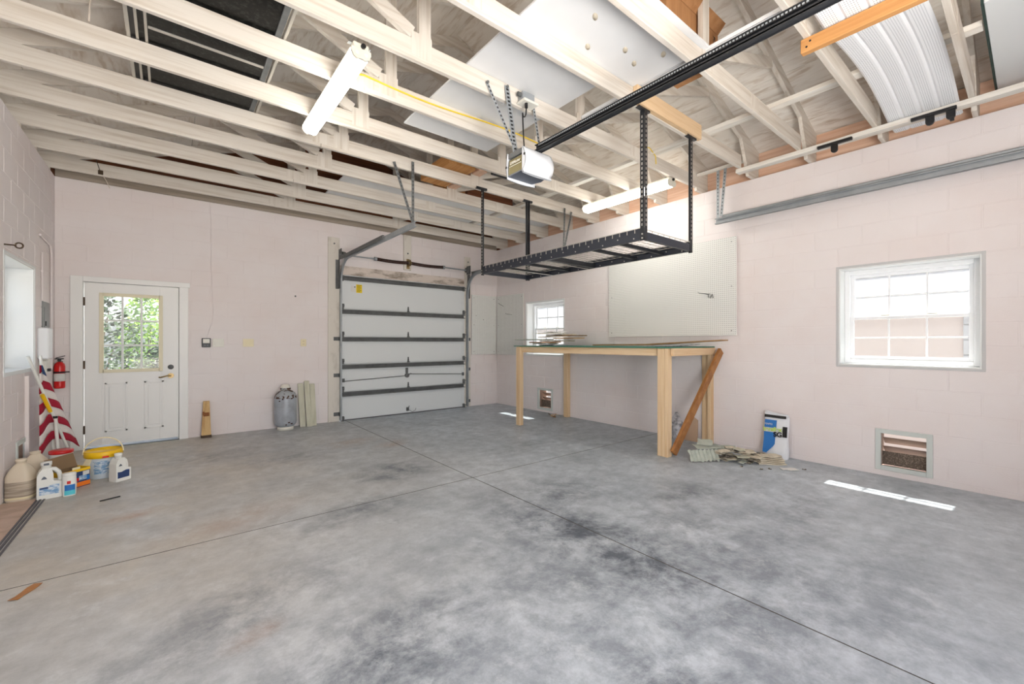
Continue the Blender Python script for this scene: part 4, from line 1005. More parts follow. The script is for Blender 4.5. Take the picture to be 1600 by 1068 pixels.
for k, ((x, y), m) in enumerate(zip(pos, kinds)):
    a = rnd.uniform(-.5, .5); L = rnd.uniform(.36, .62) if k < 8 else .40; Wd = rnd.uniform(.20, .34); z = 1.2512+.021*k; ca, sa = math.cos(a), math.sin(a)
    sag = rnd.uniform(0, .003); rows = []
    for i in range(6):
        u = -L/2+L*i/5; rows.append([Vector((x-u*sa+w*ca, y+u*ca+w*sa, z+sag*math.sin(i*1.3)+ (.004 if w > 0 else 0))) for w in (-Wd/2, 0, Wd/2)])
    b = MB(); b.sheet(rows, (0, 0, 0.0155 if k < 9 else .009)); solo('bench_scrap', b, m, lbs[k], 'scrap', 'scraps stacked on the workbench')

# ------------------------------------------------------------------ sack, debris
root = thing('mortar_sack', 'white and blue paper mortar sack standing against the right wall', 'sack', (5.36, 1.86, 0))
n = 14; rings = []
P0 = (5.385, 1.865)
for i in range(n+1):
    t = i/n; z = .002+.495*t; hw = .128*(1-.05*t)*(1+.04*math.sin(t*9)); th = .045*(1-t)**.6+.012+.008*math.sin(t*11)*(1-t)
    lean = -.02+.045*t; ring = []
    for k in range(16):
        u = 2*PI*k/16; cx = math.copysign(abs(math.cos(u))**.5, math.cos(u)); sy = math.copysign(abs(math.sin(u))**.8, math.sin(u))
        ring.append(Vector((P0[0]+lean*1.0-.02+sy*th*(1+.12*math.sin(k*2.3+i)), P0[1]-.0+cx*hw, z+(.022*(cx) if t > .8 else .022*cx*t))))
    rings.append(ring)
b = MB(); b.sheet([r+[r[0]] for r in rings]); b.sm = [True]*len(b.sm); b.add(rings[-1], [tuple(range(16))]); b.add(rings[0], [tuple(range(16))[::-1]])
obj('sack_body', b, 'bagw', root)
def face(y, z): # point just in front of the sack face
    t = (z-.002)/.495; th = .045*(1-t)**.6+.012+.008*math.sin(t*11)*(1-t); return Vector((P0[0]-.02+.045*t-.02-th*1.12-.006, y, z))
def patch(pts, m, nm, off=0): 
    q = [face(*p)-Vector((off, 0, 0)) for p in pts]; c = sum(q, Vector())/len(q)
    b = MB(); b.add(q, [tuple(range(len(q)))]); b.add([p+Vector((.004, 0, 0)) for p in q], [tuple(range(len(q)))[::-1]]); return obj(nm, b, m, root)
def patchgrid(y0, y1, zl, m, nm, off=0):
    rows = [[face(ya, z)-Vector((off, 0, 0)) for ya in (y0(z) if callable(y0) else y0, y1(z) if callable(y1) else y1)] for z in zl]
    b = MB(); b.sheet(rows, (.003, 0, 0)); return obj(nm, b, m, root)
Z = lambda a, c, n=7: [a+(c-a)*i/n for i in range(n+1)]
patchgrid(1.978, lambda z: 1.862 if z > .15 else 1.862+(.15-z)*.8, Z(.055, .285, 9), 'blue', 'print_blue')
patchgrid(1.976, 1.855, Z(.335, .42), 'blue', 'print_blue', .001)
patchgrid(1.985, 1.765, Z(.445, .475, 2), 'blackp', 'print_band')
patchgrid(1.79, 1.745, Z(.245, .36), 'blackp', 'print_band')
text('lettering', 'MAPEI', .030, face(1.935, .372)-Vector((.003, 0, 0)), (0, -1, 0), (.1, 0, 1), 'label', root)
text('lettering', 'keraflex', .062, face(1.892, .318)-Vector((.004, 0, 0)), (0, -1, .06), (.1, 0, 1), 'lime', root, .95, .002)
text('lettering', 'SG', .072, face(1.835, .265)-Vector((.006, 0, 0)), (0, -1, .05), (.1, 0, 1), 'blackp', root, 1, .003)
obj('fold_strip', MB().bar(Vector((5.372, 1.985, .492)), Vector((5.372, 1.745, .474)), .022, .03, (0, 0, 1), .004), 'bagw', root)

# pile of broken sheet and tile scraps by the bench leg
rnd = random.Random(11)
def fragment(x, y, z, L, Wd, a, tilt, m, lb, t=.006, ribs=False, nm='tile_scrap'):
    ca, sa = math.cos(a), math.sin(a); rows = []; nx, ny = (16, 4) if ribs else (5, 3)
    jag = [[rnd.uniform(-.12, .12) for _ in range(ny)] for _ in range(nx)]
    for i in range(nx):
        row = []
        for j in range(ny):
            u = (i/(nx-1)-.5)*L; w = (j/(ny-1)-.5)*Wd
            if j in (0, ny-1): w += jag[i][j]*Wd*.5
            if i in (0, nx-1): u += jag[i][j]*L*.4
            zz = z+(w/Wd+.5)*Wd*math.sin(tilt)+ (.013*(i % 2) if ribs else .004*math.sin(i*2+j))
            w2 = w*math.cos(tilt)
            row.append(Vector((x+u*ca-w2*sa, y+u*sa+w2*ca, max(.001, zz))))
        rows.append(row)
    b = MB(); b.sheet(rows, (0, 0, t)); return solo(nm, b, m, lb, 'scrap', 'broken scraps piled by the workbench')
ang = math.radians(-38.9)
fragment(4.56, 2.30, .004, .34, .13, ang+.12, .9, 'frag2', 'large ribbed grey-green sheet at the left of the scrap pile', ribs=True)
fragment(4.70, 2.335, .125, .28, .12, ang+.1, .15, 'frag2', 'curled grey-green sheet on top of the ribbed one')
fragment(4.72, 2.37, .150, .16, .09, ang-.4, .5, 'frag2', 'pointed grey-green shard topping the left of the pile')
fragment(4.84, 2.20, .10, .24, .14, ang-.2, .2, 'frag2', 'grey-green sheet sloping down to the middle of the pile')
placed = []
def drop(x, y, rad, th):
    z = max([h for (px, py, pr, h) in placed if math.hypot(px-x, py-y) < (pr+rad)*.8] + [.002]); placed.append((x, y, rad, z+th)); return z
d = Vector((math.cos(ang), math.sin(ang))); pv = Vector((-d.y, d.x)); base = Vector((4.90, 2.06))
for k in range(34):
    u = rnd.gauss(.0, .17); v = rnd.uniform(-.12, .16)*(1-abs(u)/.7); p = base+d*u+pv*v; p.x = min(p.x, 5.27)
    L, Wd, tl = rnd.uniform(.10, .19), rnd.uniform(.05, .10), rnd.uniform(0, .10)
    z = drop(p.x, p.y, max(L, Wd)*.42, .013+Wd*tl)
    m = rnd.choice(['frag', 'frag', 'frag', 'frag3', 'plank', 'frag2'])
    fragment(p.x, p.y, min(z, .14), L, Wd, ang+rnd.uniform(-.9, .9), tl, m, 'one of the loose broken scraps heaped in the right part of the pile')
for k in range(5): fragment(5.02+.006*k, 1.80+.008*k, .003+.017*k, .27-.01*k, .11, ang-.15+.05*k, .03, 'frag', ['lowest long beige strip of the stack in front of the sack', 'second long beige strip of the stack in front of the sack', 'middle long beige strip of the stack in front of the sack', 'fourth long beige strip of the stack in front of the sack', 'topmost long beige strip of the stack in front of the sack'][k], .01)
fragment(4.93, 1.60, .003, .15, .075, ang-.1, .02, 'label', 'white rectangular card lying on the floor right of the pile', nm='paper_card')
for k, (x, y) in enumerate(((4.72, 1.78), (4.80, 1.73), (5.05, 1.50), (4.66, 1.95))): fragment(x, y, .002, .035, .02, k, .02, 'frag3', ['dark crumb on the floor in front of the pile', 'dark crumb on the floor below the beige strips', 'dark crumb on the floor right of the white card', 'dark crumb on the floor at the pile front'][k], .004)
for k in range(7):
    fragment(5.25+rnd.uniform(-.08, .12), 5.42+rnd.uniform(-.16, .12), .003, rnd.uniform(.05, .10), rnd.uniform(.03, .05), rnd.uniform(0, 3), rnd.uniform(0, .5), rnd.choice(['frag', 'cardb', 'frag3']), 'one of the small crumbs of rubble below the far wall vent', .01)
# crumpled bag and tan board behind the brace
b = MB(); rr = random.Random(5); rings = []
for i in range(8):
    t = i/7; r = .10*math.sin(PI*(.15+.8*t))
    rings.append([Vector((5.30+r*.7*math.cos(2*PI*k/12)*(1+rr.uniform(-.25, .25)), 3.05+r*math.sin(2*PI*k/12)*(1+rr.uniform(-.25, .25)), .002+.36*t+rr.uniform(-.01, .01)*(0 < i))) for k in range(12)])
b.sheet([r+[r[0]] for r in rings]); b.add(rings[0], [tuple(range(12))[::-1]]); b.add(rings[-1], [tuple(range(12))])
solo('plastic_bag', b, mat('crumpled_grey_plastic', srgb(206, 204, 208), .3, 0, ((18, 18, 18), srgb(130, 128, 134), .45, .65, 4)), 'crumpled grey plastic bag behind the workbench leg', 'bag')
solo('hardboard_offcut', MB().prism([(5.36, 2.98, 0), (5.36, 2.79, 0), (5.425, 2.82, .27), (5.43, 2.92, .33), (5.43, 2.97, .30)], (.012, 0, .003)), mat('tan_hardboard', srgb(190, 160, 134), .8), 'small tan panel leaning on the right wall behind the brace', 'panel')

# ------------------------------------------------------------------ back wall: tank, boards, stub, devices
root = thing('propane_tank', 'grey propane tank with rusty shoulder standing by the back wall', 'gas tank', (1.352, 7.08, 0))
c = (1.352, 7.08, 0)
obj('tank_body', MB().lathe(c, [(0, .035), (.06, .037), (.11, .05), (.142, .085), (.15, .12), (.15, .47), (.148, .475)], 32), 'tank', root)
obj('shoulder', MB().lathe(c, [(.1495, .47), (.146, .50), (.125, .545), (.095, .575), (.05, .59), (0, .592)], 32), 'rust', root)
obj('foot_ring', MB().lathe(c, [(.105, 0), (.11, 0), (.112, .045), (.105, .05)], 28), 'cyl_white', root)
b = MB(); b.lathe(c, [(.0, .592), (.062, .592), (.066, .62), (.062, .645), (.045, .668), (.02, .675), (0, .676)], 20); obj('valve_cap', b, 'cyl_white', root)
b = MB(); b.lathe(c, [(.064, .596), (.072, .598), (.072, .612), (.066, .622)], 20); obj('collar', b, 'rust', root)
for k, (a, z) in enumerate(((-2.3, .44), (-1.2, .10), (-1.7, .09), (-1.45, .12), (-2.0, .465), (-1.2, .47))):
    x, y = 1.352+.1505*math.cos(a), 7.08+.1505*math.sin(a); d = Vector((math.cos(a), math.sin(a), 0)); s = Vector((-d.y, d.x, 0)); b = MB()
    b.frame((x, y, z), (s, (0, 0, 1), d), (.011+.004*(k % 2), .008, .0012)); obj('rust_patch', b, 'spring', root)
for k, (x0, x1, yb, zt, lb) in enumerate(((1.565, 1.645, 7.13, .655, 'left leaning pale board between the tank and the garage door'), (1.652, 1.725, 7.085, .69, 'middle leaning pale board, the tallest of three by the tank'), (1.73, 1.80, 7.12, .64, 'right leaning pale board of three by the tank'))):
    sh = (-.015, -.01, -.004)[k]
    solo('leaning_board', MB().prism([(x0, yb, 0), (x1, yb, 0), (x1+sh, YB-.04, zt), (x0+sh, YB-.04, zt)], (0, .02, .004)), 'plank', lb, 'board', 'pale boards leaning by the tank')
root = thing('wood_stub', 'short weathered wooden post stub against the back wall by the door', 'post', (.39, 7.2, 0))
obj('stub', MB().prism([(.335, 7.13, 0), (.445, 7.13, 0), (.430, 7.19, .49), (.36, 7.19, .49)], (0, .06, 0)), 'sticky', root)
obj('charred_base', MB().box(.331, .449, 7.126, 7.194, 0, .035, .004), 'stain_b', root)
b = MB(); b.box(.36, .425, 7.152, 7.172, .29, .34, .006); b.box(.35, .372, 7.150, 7.172, .31, .355, .004); obj('foam_blob', b, mat('rust_brown_residue', srgb(140, 88, 48), .8), root)

root = thing('opener_wall_button', 'small black garage opener console on the back wall beside the door', 'switch', (.395, YB, 1.25))
obj('case', MB().box(.345, .447, YB-.028, YB-.004, 1.235, 1.36, .006), 'blackp', root)
obj('button', MB().box(.358, .434, YB-.034, YB-.027, 1.292, 1.35, .004), 'creamw', root)
obj('small_button', MB().cyl((.38, YB-.031, 1.262), (.38, YB-.027, 1.262), .008, 10), 'slate', root); obj('small_button', MB().cyl((.41, YB-.031, 1.262), (.41, YB-.027, 1.262), .008, 10), 'slate', root)
def plate(x0, x1, n, m, lb, toggles):
    root = thing('wall_plate', lb, 'switch plate', ((x0+x1)/2, YB, 1.24))
    obj('plate', MB().box(x0, x1, YB-.014, YB-.004, 1.238, 1.352, .004), m, root)
    w = (x1-x0)/n
    for k in range(n):
        xc = x0+w*(k+.5)
        if toggles: obj('rocker', MB().box(xc-.016, xc+.016, YB-.019, YB-.013, 1.262, 1.328, .003), m, root)
        else:
            for z in (1.318, 1.272):
                r = obj('receptacle', MB().cyl((xc, YB-.017, z), (xc, YB-.013, z), .018, 16), m, root)
                obj('slot', MB().box(xc-.008, xc-.005, YB-.0178, YB-.0168, z-.005, z+.006).box(xc+.005, xc+.008, YB-.0178, YB-.0168, z-.005, z+.006), 'blackp', r)
plate(.468, .60, 2, 'creamw', 'white double switch plate right of the black console', True)
plate(.83, .965, 2, 'cream', 'ivory double switch plate in the middle of the back wall', True)
plate(1.60, 1.68, 1, 'cream', 'ivory outlet plate above the leaning boards', False)
b = MB(); b.tube([(.44, YB-.008, 3.255), (.452, YB-.008, 3.0), (.45, YB-.008, 2.6), (.458, YB-.008, 2.2), (.468, YB-.008, 1.9), (.475, YB-.008, 1.7), (.465, YB-.008, 1.58), (.43, YB-.008, 1.47), (.405, YB-.012, 1.362)], .0045, 6)
solo('bell_wire', b, 'pink', 'thin painted wire running down the back wall to the black console', 'wire')
solo('wall_anchor', MB().cyl((1.525, YB-.012, 2.02), (1.525, YB-.002, 2.02), .013, 10), 'galvd', 'small dark anchor in the back wall above the outlet', 'anchor')

# ------------------------------------------------------------------ left wall things
b = MB(); b.box(XL-.002, XL+.012, 6.61, 6.93, 1.26, 1.74, .003)
root = thing('breaker_panel', 'grey electrical breaker panel on the left wall', 'electrical panel', (XL, 6.77, 1.26))
obj('panel_cover', b, 'boxgrey', root); obj('panel_door', MB().box(XL+.011, XL+.018, 6.66, 6.88, 1.32, 1.68, .003), 'boxgrey', root); obj('latch', MB().box(XL+.018, XL+.026, 6.68, 6.70, 1.48, 1.53, .002), 'blackp', root)
root = thing('white_cover_box', 'tall white plastic cover with outlets on the left wall below the breaker panel', 'cover', (XL, 6.6, 1.0))
obj('cover', MB().box(XL+.003, XL+.085, 6.40, 6.605, 1.13, 1.455, .012), 'pvc', root)
obj('outlet_box', MB().box(XL+.003, XL+.06, 6.47, 6.55, .98, 1.115, .005), 'creamw', root); obj('outlet_box', MB().box(XL+.003, XL+.05, 6.64, 6.72, 1.03, 1.14, .005), 'creamw', root)
obj('plug', MB().box(XL+.06, XL+.085, 6.49, 6.53, 1.0, 1.03, .004), 'blackp', root)
b = MB(); b.tube([(XL+.017, 6.99, 1.0), (XL+.017, 6.99, 2.30), (XL+.017, 6.96, 2.39), (XL+.017, 6.45, 2.41)], .011, 8); solo('conduit', b, 'pink', 'painted conduit bending along the left wall above the panel', 'conduit')
b = MB(); b.tube([(XL+.013, 6.57, 2.25), (XL+.013, 6.57, 1.75)], .008, 8); b.box(XL+.004, XL+.023, 6.55, 6.59, 2.04, 2.06); solo('conduit', b, 'pink', 'short thin painted conduit left of the grey panel', 'conduit')
b = MB(); b.tube([(XL+.003, 5.30, 2.105), (XL+.07, 5.30, 2.105)], .006, 7); b.tube([(XL+.085+.022*math.cos(t), 5.30, 2.105+.022*math.sin(t)) for t in [PI+2*PI*i/14*.95 for i in range(15)]], .006, 7)
solo('eye_hook', b, 'hinge', 'rusty eye hook screwed in the left wall above the window', 'hook')
# extinguisher on the back wall corner
root = thing('fire_extinguisher', 'red fire extinguisher hung in the corner left of the door', 'extinguisher', (-1.0, 7.17, .76))
c = (-1.0, 7.175, 0)
obj('cylinder', MB().lathe(c, [(0, .765), (.041, .767), (.046, .775), (.047, .79), (.047, 1.02), (.041, 1.05), (.024, 1.07), (.014, 1.078), (0, 1.078)], 24), 'red', root)
obj('label', MB().lathe(c, [(.0475, .85), (.0481, .85), (.0481, .94), (.0475, .94)], 24), 'label', root)
obj('hose', MB().tube([(-1.0, 7.13, .955), (-.965, 7.115, .955), (-.935, 7.13, .957), (-.915, 7.14, .957)], .007, 8).lathe(c, [(.048, .945), (.050, .945), (.050, .963), (.048, .963)], 20), 'blackp', root)
b = MB(); b.cyl((-1.0, 7.175, 1.075), (-1.0, 7.175, 1.105), .015, 12); b.box(-1.04, -.965, 7.165, 7.185, 1.105, 1.117, .003); b.bar((-1.03, 7.175, 1.12), (-.955, 7.175, 1.145), .018, .008); b.cyl((-1.0, 7.15, 1.095), (-1.0, 7.165, 1.095), .016, 10); obj('valve', b, 'blackp', root)
obj('wall_hook', MB().box(-1.015, -.985, 7.232, 7.268, .98, 1.08, .002), 'galvd', root)
# flag on its staff
root = thing('furled_flag', 'red and white striped flag leaning in the left corner', 'flag', (-.98, 6.55, 0))
stripes = 13
def fpt(u, v):   # u across 0..1, v down 0..1
    top = Vector((-.985, 6.10, 1.10)); 
    L = Vector((-1.0, 6.02, .20)); R = Vector((-.72, 6.62, .06))
    e = top.lerp(L, v).lerp(top.lerp(R, v), u)
    e.x += .022*math.sin(u*9+v*2)*v; e.y += .02*math.cos(u*8)*v
    return e
K = 12
for s in range(9):
    v0, v1 = s/9, (s+1)/9; rows = []
    for i in range(4):
        v = v0+(v1-v0)*i/3; rows.append([fpt(u/K, min(1, max(.02, v-.14*v*(u/K)+.02*v-.17*v*(1-abs(2*u/K-.9))))) for u in range(K+1)])
    b = MB(); b.sheet(rows, (.004, 0, 0)); b.sm = [True]*len(b.sm); obj('stripe', b, 'flagr' if s % 2 == 0 else 'flagw', root)
obj('canton', MB().prism([fpt(.1, .02)+Vector((.012, -.01, 0)), fpt(.9, .02)+Vector((.012, -.01, .0)), fpt(.7, .13)+Vector((.016, -.012, 0)), fpt(.15, .11)+Vector((.016, -.012, 0))], (.003, 0, 0)), 'flagb', root)
b = MB(); b.cyl((-1.02, 5.86, 1.175), (-.80, 6.42, .06), .012, 10); obj('staff', b, 'hdpe', root)
b = MB(); b.cyl((-.955, 6.02, .80), (-.915, 6.12, .62), .0155, 10); obj('sleeve', b, 'ylid', root, label='yellow sleeve')
b = MB(); b.cyl((-.885, 6.15, .55), (-.872, 6.19, .16), .014, 10); b.cyl((-.885, 6.15, .545), (-.885, 6.15, .575), .017, 10); obj('second_pole', b, 'hdpe', root)
obj('pole_cap', MB().cyl((-.885, 6.15, .548), (-.886, 6.148, .572), .0175, 10), 'blackp', root)
obj('pole_cap', MB().cyl((-.8715, 6.19, .160), (-.871, 6.192, .145), .018, 10), 'blackp', root)
b = MB(); b.cyl((-1.0, 6.22, 1.17), (-.90, 6.30, .0), .012, 10); solo('thin_pole', b, 'hdpe', 'slim white pole leaning behind the striped flag', 'pole')
b = MB(); b.box(XL+.002, XL+.03, 5.93, 5.955, .05, .99, .003); solo('corner_strip', b, 'pink', 'thin painted batten standing on the left wall between window and flag', 'batten')

# ------------------------------------------------------------------ jugs, boxes and pail in the left corner
def rbox(c, sx, sy, prof, n=32, p=.35, rot=0):
    """rounded-rectangle lathe: prof = (scale, z)"""
    b = MB(); rings = []
    for s, z in prof:
        ring = []
        for k in range(n):
            t = 2*PI*(k+.5)/n; x = math.copysign(abs(math.cos(t))**p, math.cos(t))*sx*s; y = math.copysign(abs(math.sin(t))**p, math.sin(t))*sy*s
            ring.append(Vector((c[0]+x*math.cos(rot)-y*math.sin(rot), c[1]+x*math.sin(rot)+y*math.cos(rot), c[2]+z)))
        rings.append(ring)
    b.sheet([r+[r[0]] for r in rings]); b.sm = [True]*len(b.sm); b.add(rings[0], [tuple(range(n))[::-1]]); b.add(rings[-1], [tuple(range(n))]); return b
fc = math.atan2(-5.3, .95)     # direction from the corner to the camera
vx = Vector((math.cos(math.radians(-10)), math.sin(math.radians(-10)), 0))
r1 = math.radians(-12)
# tan jug
c = (-.962, 5.315, 0)
root = thing('tan_jug', 'large cloudy tan plastic jug with faded label, leftmost by the wall', 'jug', c)
obj('jug_body', rbox(c, .08, .08, [(.93, 0), (1, .012), (1, .19), (.97, .205), (.8, .245), (.5, .285), (.34, .30)], 32, .55, r1), 'jug', root)
obj('neck', MB().lathe(c, [(.029, .298), (.029, .312), (.034, .314), (.034, .332), (.03, .336), (0, .336)], 20), 'jug', root)
obj('label', rbox(c, .0812, .0812, [(1, .035), (1, .16)], 32, .55, r1), 'juglab', root)
obj('label', rbox(c, .0816, .0816, [(1, .02), (1, .036)], 32, .55, r1), 'cream', root)
# pale jug behind
c = (-.93, 5.60, 0)
root = thing('pale_jug', 'pale jug half hidden behind the white bottle by the left vent', 'jug', c)
obj('jug_body', rbox(c, .09, .09, [(.93, 0), (1, .012), (1, .20), (.8, .25), (.5, .29), (.36, .31)], 28, .55), 'jug', root); obj('neck', MB().lathe(c, [(.03, .308), (.035, .32), (.035, .335), (0, .337)], 18), 'jug', root)
def oriented(c, rot): 
    ex = Vector((math.cos(rot), math.sin(rot), 0)); ey = Vector((-math.sin(rot), math.cos(rot), 0)); return ex, ey
def handled(c, rot, lb, printm, oval, sc=1):
    root = thing('handled_bottle', lb, 'bottle', c); root.scale = (sc, sc, sc)
    ex, ey = oriented(c, rot); C0 = Vector(c); ex = ex*.78
    def sil(pts, d): return [C0+ex*a+Vector((0, 0, z))-ey*d for a, z in pts]
    # body silhouette with a handle hole, extruded between -ey and +ey
    outer = [(-.088, .006), (-.092, .02), (-.09, .19), (-.078, .225), (-.055, .245), (-.05, .262), (-.05, .30), (.0, .30), (.0, .262), (.03, .255), (.065, .235), (.086, .20), (.092, .15), (.092, .02), (.088, .006)]
    body = MB(); T0 = .052
    lower = [p for p in outer if p[1] < .16]
    body.prism(sil([(-.092, .008), (.092, .008), (.093, .145), (.03, .15), (.03, .235), (.0, .258), (-.05, .258), (-.076, .226), (-.091, .19)], -T0), -ey*2*T0*-1*-1) if False else None
    body.prism(sil([(-.09, .0), (.09, .0), (.094, .012), (.094, .13), (.03, .145), (.028, .20), (.012, .25), (-.052, .25), (-.076, .226), (-.092, .19), (-.094, .012)], T0), ey*2*T0)
    obj('bottle_body', body, 'hdpe', root)
    obj('neck', MB().lathe(C0-ex*.022, [(.03, .249), (.03, .27), (.034, .272), (.034, .30), (.0, .302)], 18), 'hdpe', root, label=None)
    h = MB(); h.tube([C0+ex*.0+Vector((0, 0, .238)), C0+ex*.04+Vector((0, 0, .232)), C0+ex*.068+Vector((0, 0, .205)), C0+ex*.08+Vector((0, 0, .17)), C0+ex*.082+Vector((0, 0, .125))], .016, 10); obj('handle', h, 'hdpe', root)
    obj('print_panel', MB().prism(sil([(-.075, .035), (.07, .035), (.072, .11), (.03, .115), (-.03, .10), (-.075, .105)], T0+.0012), ey*.001), printm, root)
    obj('print_panel', MB().prism(sil([(-.07, .085), (-.01, .085), (-.01, .098), (-.07, .098)], T0+.002), ey*.0008), 'dkblue', root)
    obj('print_logo', MB().prism(sil([(-.062, .165), (-.018, .165), (-.026, .18), (-.04, .19), (-.052, .18)], T0+.0012), ey*.001), 'slate', root)
    if oval:
        p = C0-ex*.022-ey*.0345+Vector((0, 0, .285)); b = MB(); b.frame(p, (ex, (0, 0, 1), ey), (.02, .009, .001)); obj('print_logo', b, 'slate', root)
    return root
handled((-.79, 5.24, 0), math.radians(10), 'white bottle with oval mark and pale blue label beside the tan jug', 'bluel', True)
# tall white bottle between, red rim
c = (-.80, 5.82, 0)
root = thing('red_lidded_tub', 'white tub with red lid behind the carton by the flag', 'tub', c)
obj('tub_body', MB().lathe(c, [(0, 0), (.07, 0), (.075, .01), (.08, .27), (0, .27)], 24), 'hdpe', root); obj('lid', MB().lathe(c, [(.083, .255), (.085, .262), (.085, .28), (.078, .285), (0, .285)], 24), 'red', root)
# wipes tub
c = (-.665, 5.185, 0)
root = thing('wipes_canister', 'white oval canister with turquoise label in front of the yellow carton', 'canister', c)
obj('canister_body', MB().lathe(c, [(0, 0), (.040, 0), (.043, .008), (.0445, .10), (.042, .165), (.040, .172), (0, .173)], 24, 1, .75, rot=.2), 'hdpe', root)
ex = Vector((.98, .12, 0)).normalized()
def band(z0, z1, m, nm, a0=-2.35, a1=-.75, r=.0452):
    rows = [[Vector((c[0]+(r*math.cos(a)*math.cos(.2)-r*.75*math.sin(a)*math.sin(.2)), c[1]+(r*math.cos(a)*math.sin(.2)+r*.75*math.sin(a)*math.cos(.2)), z)) for a in [a0+(a1-a0)*i/10 for i in range(11)]] for z in (z0, z1)]
    b = MB(); b.sheet(rows, (0, .002, 0)); return obj(nm, b, m, root)
band(.012, .05, 'teal', 'label'); band(.05, .098, 'blue', 'label', -2.3, -.8, .0459); band(.105, .13, 'red', 'print_logo', -1.95, -1.45, .0456)
obj('lid', MB().lathe(c, [(.041, .168), (.043, .172), (.043, .188), (.039, .194), (0, .195)], 24, 1, .75, rot=.2), 'hdpe', root)
# yellow carton
c = Vector((-.70, 5.465, 0)); rot = math.radians(42); ex, ey = oriented(c, rot)
root = thing('yellow_carton', 'open yellow and orange printed carton with raised brown flap', 'carton', c)
hx, hy, hz = .108, .068, .165
def wallp(p0, p1, z0, z1, m, nm, t=.006):
    a, b_ = c+ex*p0[0]+ey*p0[1], c+ex*p1[0]+ey*p1[1]; d = (b_-a).normalized(); nrm = Vector((d.y, -d.x, 0)); mbx = MB(); mbx.prism([a+Vector((0, 0, z0)), b_+Vector((0, 0, z0)), b_+Vector((0, 0, z1)), a+Vector((0, 0, z1))], nrm*t); return obj(nm, mbx, m, root)
wallp((-hx, -hy), (hx, -hy), .0, hz, 'dkblue', 'front'); wallp((hx, -hy), (hx, hy), 0, hz, 'ylid', 'side'); wallp((hx, hy), (-hx, hy), 0, hz, 'cardd', 'back'); wallp((-hx, hy), (-hx, -hy), 0, hz, 'ylid', 'side')
obj('bottom', MB().prism([c-ex*hx-ey*hy+Vector((0, 0, .002)), c+ex*hx-ey*hy+Vector((0, 0, .002)), c+ex*hx+ey*hy+Vector((0, 0, .002)), c-ex*hx+ey*hy+Vector((0, 0, .002))], (0, 0, .006)), 'cardd', root)
wallp((-hx, -hy-.0065), (hx, -hy-.0065), .006, .045, 'orangep', 'print_band', .001); wallp((-hx, -hy-.0065), (hx, -hy-.0065), .14, hz, 'ylid', 'print_band', .001)
for k, (a, b_, z0, z1, m) in enumerate(((.05, .10, .10, .135, 'label'), (-.10, -.03, .085, .135, 'label'), (.02, .08, .06, .10, 'bluel'), (-.02, .02, .055, .085, 'red'), (-.10, -.05, .05, .08, 'blue'), (.08, .105, .05, .09, 'blue'))): wallp((a, -hy-.007), (b_, -hy-.007), z0, z1, m, 'print_patch', .001)
p = c+ey*hy; obj('raised_flap', MB().prism([p-ex*hx+Vector((0, 0, hz)), p+ex*hx+Vector((0, 0, hz)), p+ex*hx+ey*.05+Vector((0, 0, hz+.115)), p-ex*hx+ey*.05+Vector((0, 0, hz+.10))], (0, .004, 0)), 'cardd', root)
for s in (-1, 1):
    p = c+ex*hx*s; obj('side_flap', MB().prism([p-ey*hy*.9+Vector((0, 0, hz)), p+ey*hy*.2+Vector((0, 0, hz)), p+ey*hy*.2+ex*s*.03+Vector((0, 0, hz+.05)), p-ey*hy*.7+ex*s*.03+Vector((0, 0, hz+.05))], (.003, 0, 0)), 'cream', root)
wallp((-.03, -hy-.003), (.03, -hy-.003), hz-.005, hz+.02, 'cream', 'front_tab', .003)
# pail
c = (-.50, 5.72, 0)
root = thing('lidded_pail', 'pale pail with yellow lid and white bail handle beside the door', 'pail', c)
obj('pail_body', MB().lathe(c, [(0, 0), (.105, 0), (.11, .006), (.128, .215), (0, .215)], 32), 'pailb', root)
obj('lid', MB().lathe(c, [(.134, .20), (.140, .205), (.142, .23), (.140, .258), (.132, .262), (.128, .245), (0, .243)], 32), 'ylid', root)
rows = [[Vector((c[0]+(r+.0016)*math.cos(a), c[1]+(r+.0016)*math.sin(a), z)) for a in [-2.1+1.4*i/10 for i in range(11)]] for z, r in ((.05, .1135), (.175, .1255))]
b = MB(); b.sheet(rows, (0, .002, 0)); obj('label', b, 'bluel', root)
rows = [[Vector((c[0]+.1435*math.cos(a), c[1]+.1435*math.sin(a), z)) for a in [-1.55+.32*i/4 for i in range(5)]] for z in (.205, .222)]
b = MB(); b.sheet(rows, (0, .003, 0)); obj('lid_tab', b, 'red', root)
P = [(c[0]-.142*math.cos(t), c[1]-.02-.0*math.sin(t), .235+.145*math.sin(t)) for t in [PI*i/16 for i in range(17)]]; obj('bail_handle', MB().tube(P, .006, 8), 'cream', root)
handled((-.365, 5.46, 0), math.radians(38), 'white handled bottle with dark blue label right of the pail', 'dkblue', False, .86)
# strips on the floor and small litter
b = MB()
for k in range(3): b.box(-.86+.022*k, -.848+.022*k, 3.0, 5.19, 0, .005+.003*(k == 1))
solo('threshold_strip', b, 'strip', 'grey ribbed seal strip on the floor along the left wall', 'strip')
solo('painted_threshold', MB().box(XL, -.862, 3.0, 5.24, 0, .003), 'rustpaint', 'pinkish painted threshold between wall and seal strip', 'threshold')
solo('thin_rod', MB().cyl((-.445, 4.82, .006), (-.325, 4.865, .006), .005, 8), 'blackp', 'small dark rod lying on the floor near the jugs', 'rod')
fragment(-.585, 3.32, .001, .16, .04, 1.15, 0, 'brace', 'small rust-brown strip on the floor at left by the joint', .002, nm='rust_strip')

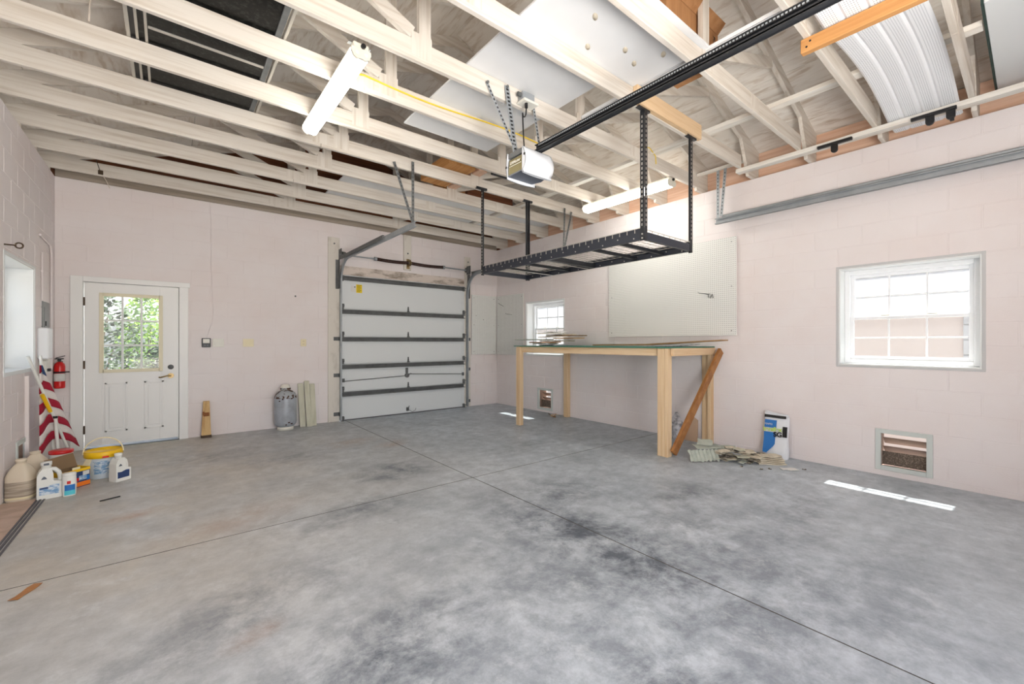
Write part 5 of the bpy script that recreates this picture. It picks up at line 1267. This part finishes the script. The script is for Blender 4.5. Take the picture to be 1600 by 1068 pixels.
# ------------------------------------------------------------------ outside
solo('ground', MB().box(-40, 40, -40, 60, -.4, -.26), 'gravel', 'pale gravel yard around the garage', 'ground')['kind'] = 'structure'
o = struct('yard_path', MB().box(-4, 3, YB+.3, YB+6, -.26, -.03), 'gravel')
o = struct('driveway', MB().box(-3, 9, -14, YF-.25, -.26, -.03), 'gravel')
root = thing('neighbour_house', 'beige house with white siding seen through the right windows', 'house', (9, 2.5, -.26))
obj('house_wall', MB().box(8.2, 8.4, .62, 16, -.26, 1.66), 'beige', root)
for k in range(11): obj('siding_board', MB().box(8.17-.0, 8.2, -6, .62, -.26+.2*k, -.26+.2*(k+1)-.012, .004), 'siding', root)
obj('siding_back', MB().box(8.2, 8.4, -6, .62, -.26, 1.96), 'siding', root)
obj('upper_wall', MB().box(8.2, 8.4, .62, 16, 1.66, 3.6), 'siding', root)
obj('upper_wall', MB().box(8.2, 8.4, -6, .62, 1.96, 3.6), 'siding', root)
root = thing('garden_fence', 'white board fence far outside the glazed door', 'fence', (0, 13, -.26))
for k in range(20): obj('fence_board', MB().box(-4+.25*k, -4+.25*k+.23, 13, 13.03, -.26, 1.75, .004), 'siding', root)
def shrub(name, cx, cy, r, h, n, m, lb, seed):
    root = thing(name, lb, 'shrub', (cx, cy, -.05), 'shrubs outside the door'); rr = random.Random(seed)
    b = MB()
    for k in range(5): a = rr.uniform(0, 6.28); b.cyl((cx, cy, -.05), (cx+r*.5*math.cos(a), cy+r*.5*math.sin(a), h*rr.uniform(.5, .85)), .022, 6, .008)
    obj('stem', b, 'bark', root); b = MB()
    for k in range(n):
        a = rr.uniform(0, 6.28); q = rr.random()**.5; z = rr.uniform(.05, 1); rad = r*q*math.sin(PI*(.18+.72*z)); p = Vector((cx+rad*math.cos(a), cy+rad*math.sin(a), h*z))
        d = Vector((rr.uniform(-1, 1), rr.uniform(-1, 1), rr.uniform(-.6, .6))).normalized(); s = d.orthogonal().normalized(); L = rr.uniform(.05, .10); w = L*.35
        b.add([p-d*L*.6, p+s*w, p+d*L*.6, p-s*w], [(0, 1, 2, 3)])
    obj('foliage', b, m, root)['kind'] = 'stuff'
shrub('green_shrub', -1.05, 9.6, .75, 2.3, 2600, 'leaf', 'dark green shrub outside at the left of the door glass', 1)
shrub('green_shrub', -.05, 10.9, .55, 1.25, 1800, 'leaf', 'low dark green shrub outside below the middle panes', 2)
shrub('lime_shrub', -.35, 12.1, .6, 2.5, 2200, 'leaf2', 'bright lime shrub outside the upper right panes', 3)
shrub('green_shrub', .75, 9.9, .5, 1.9, 1500, 'leaf', 'green shrub outside at the right of the door glass', 4)
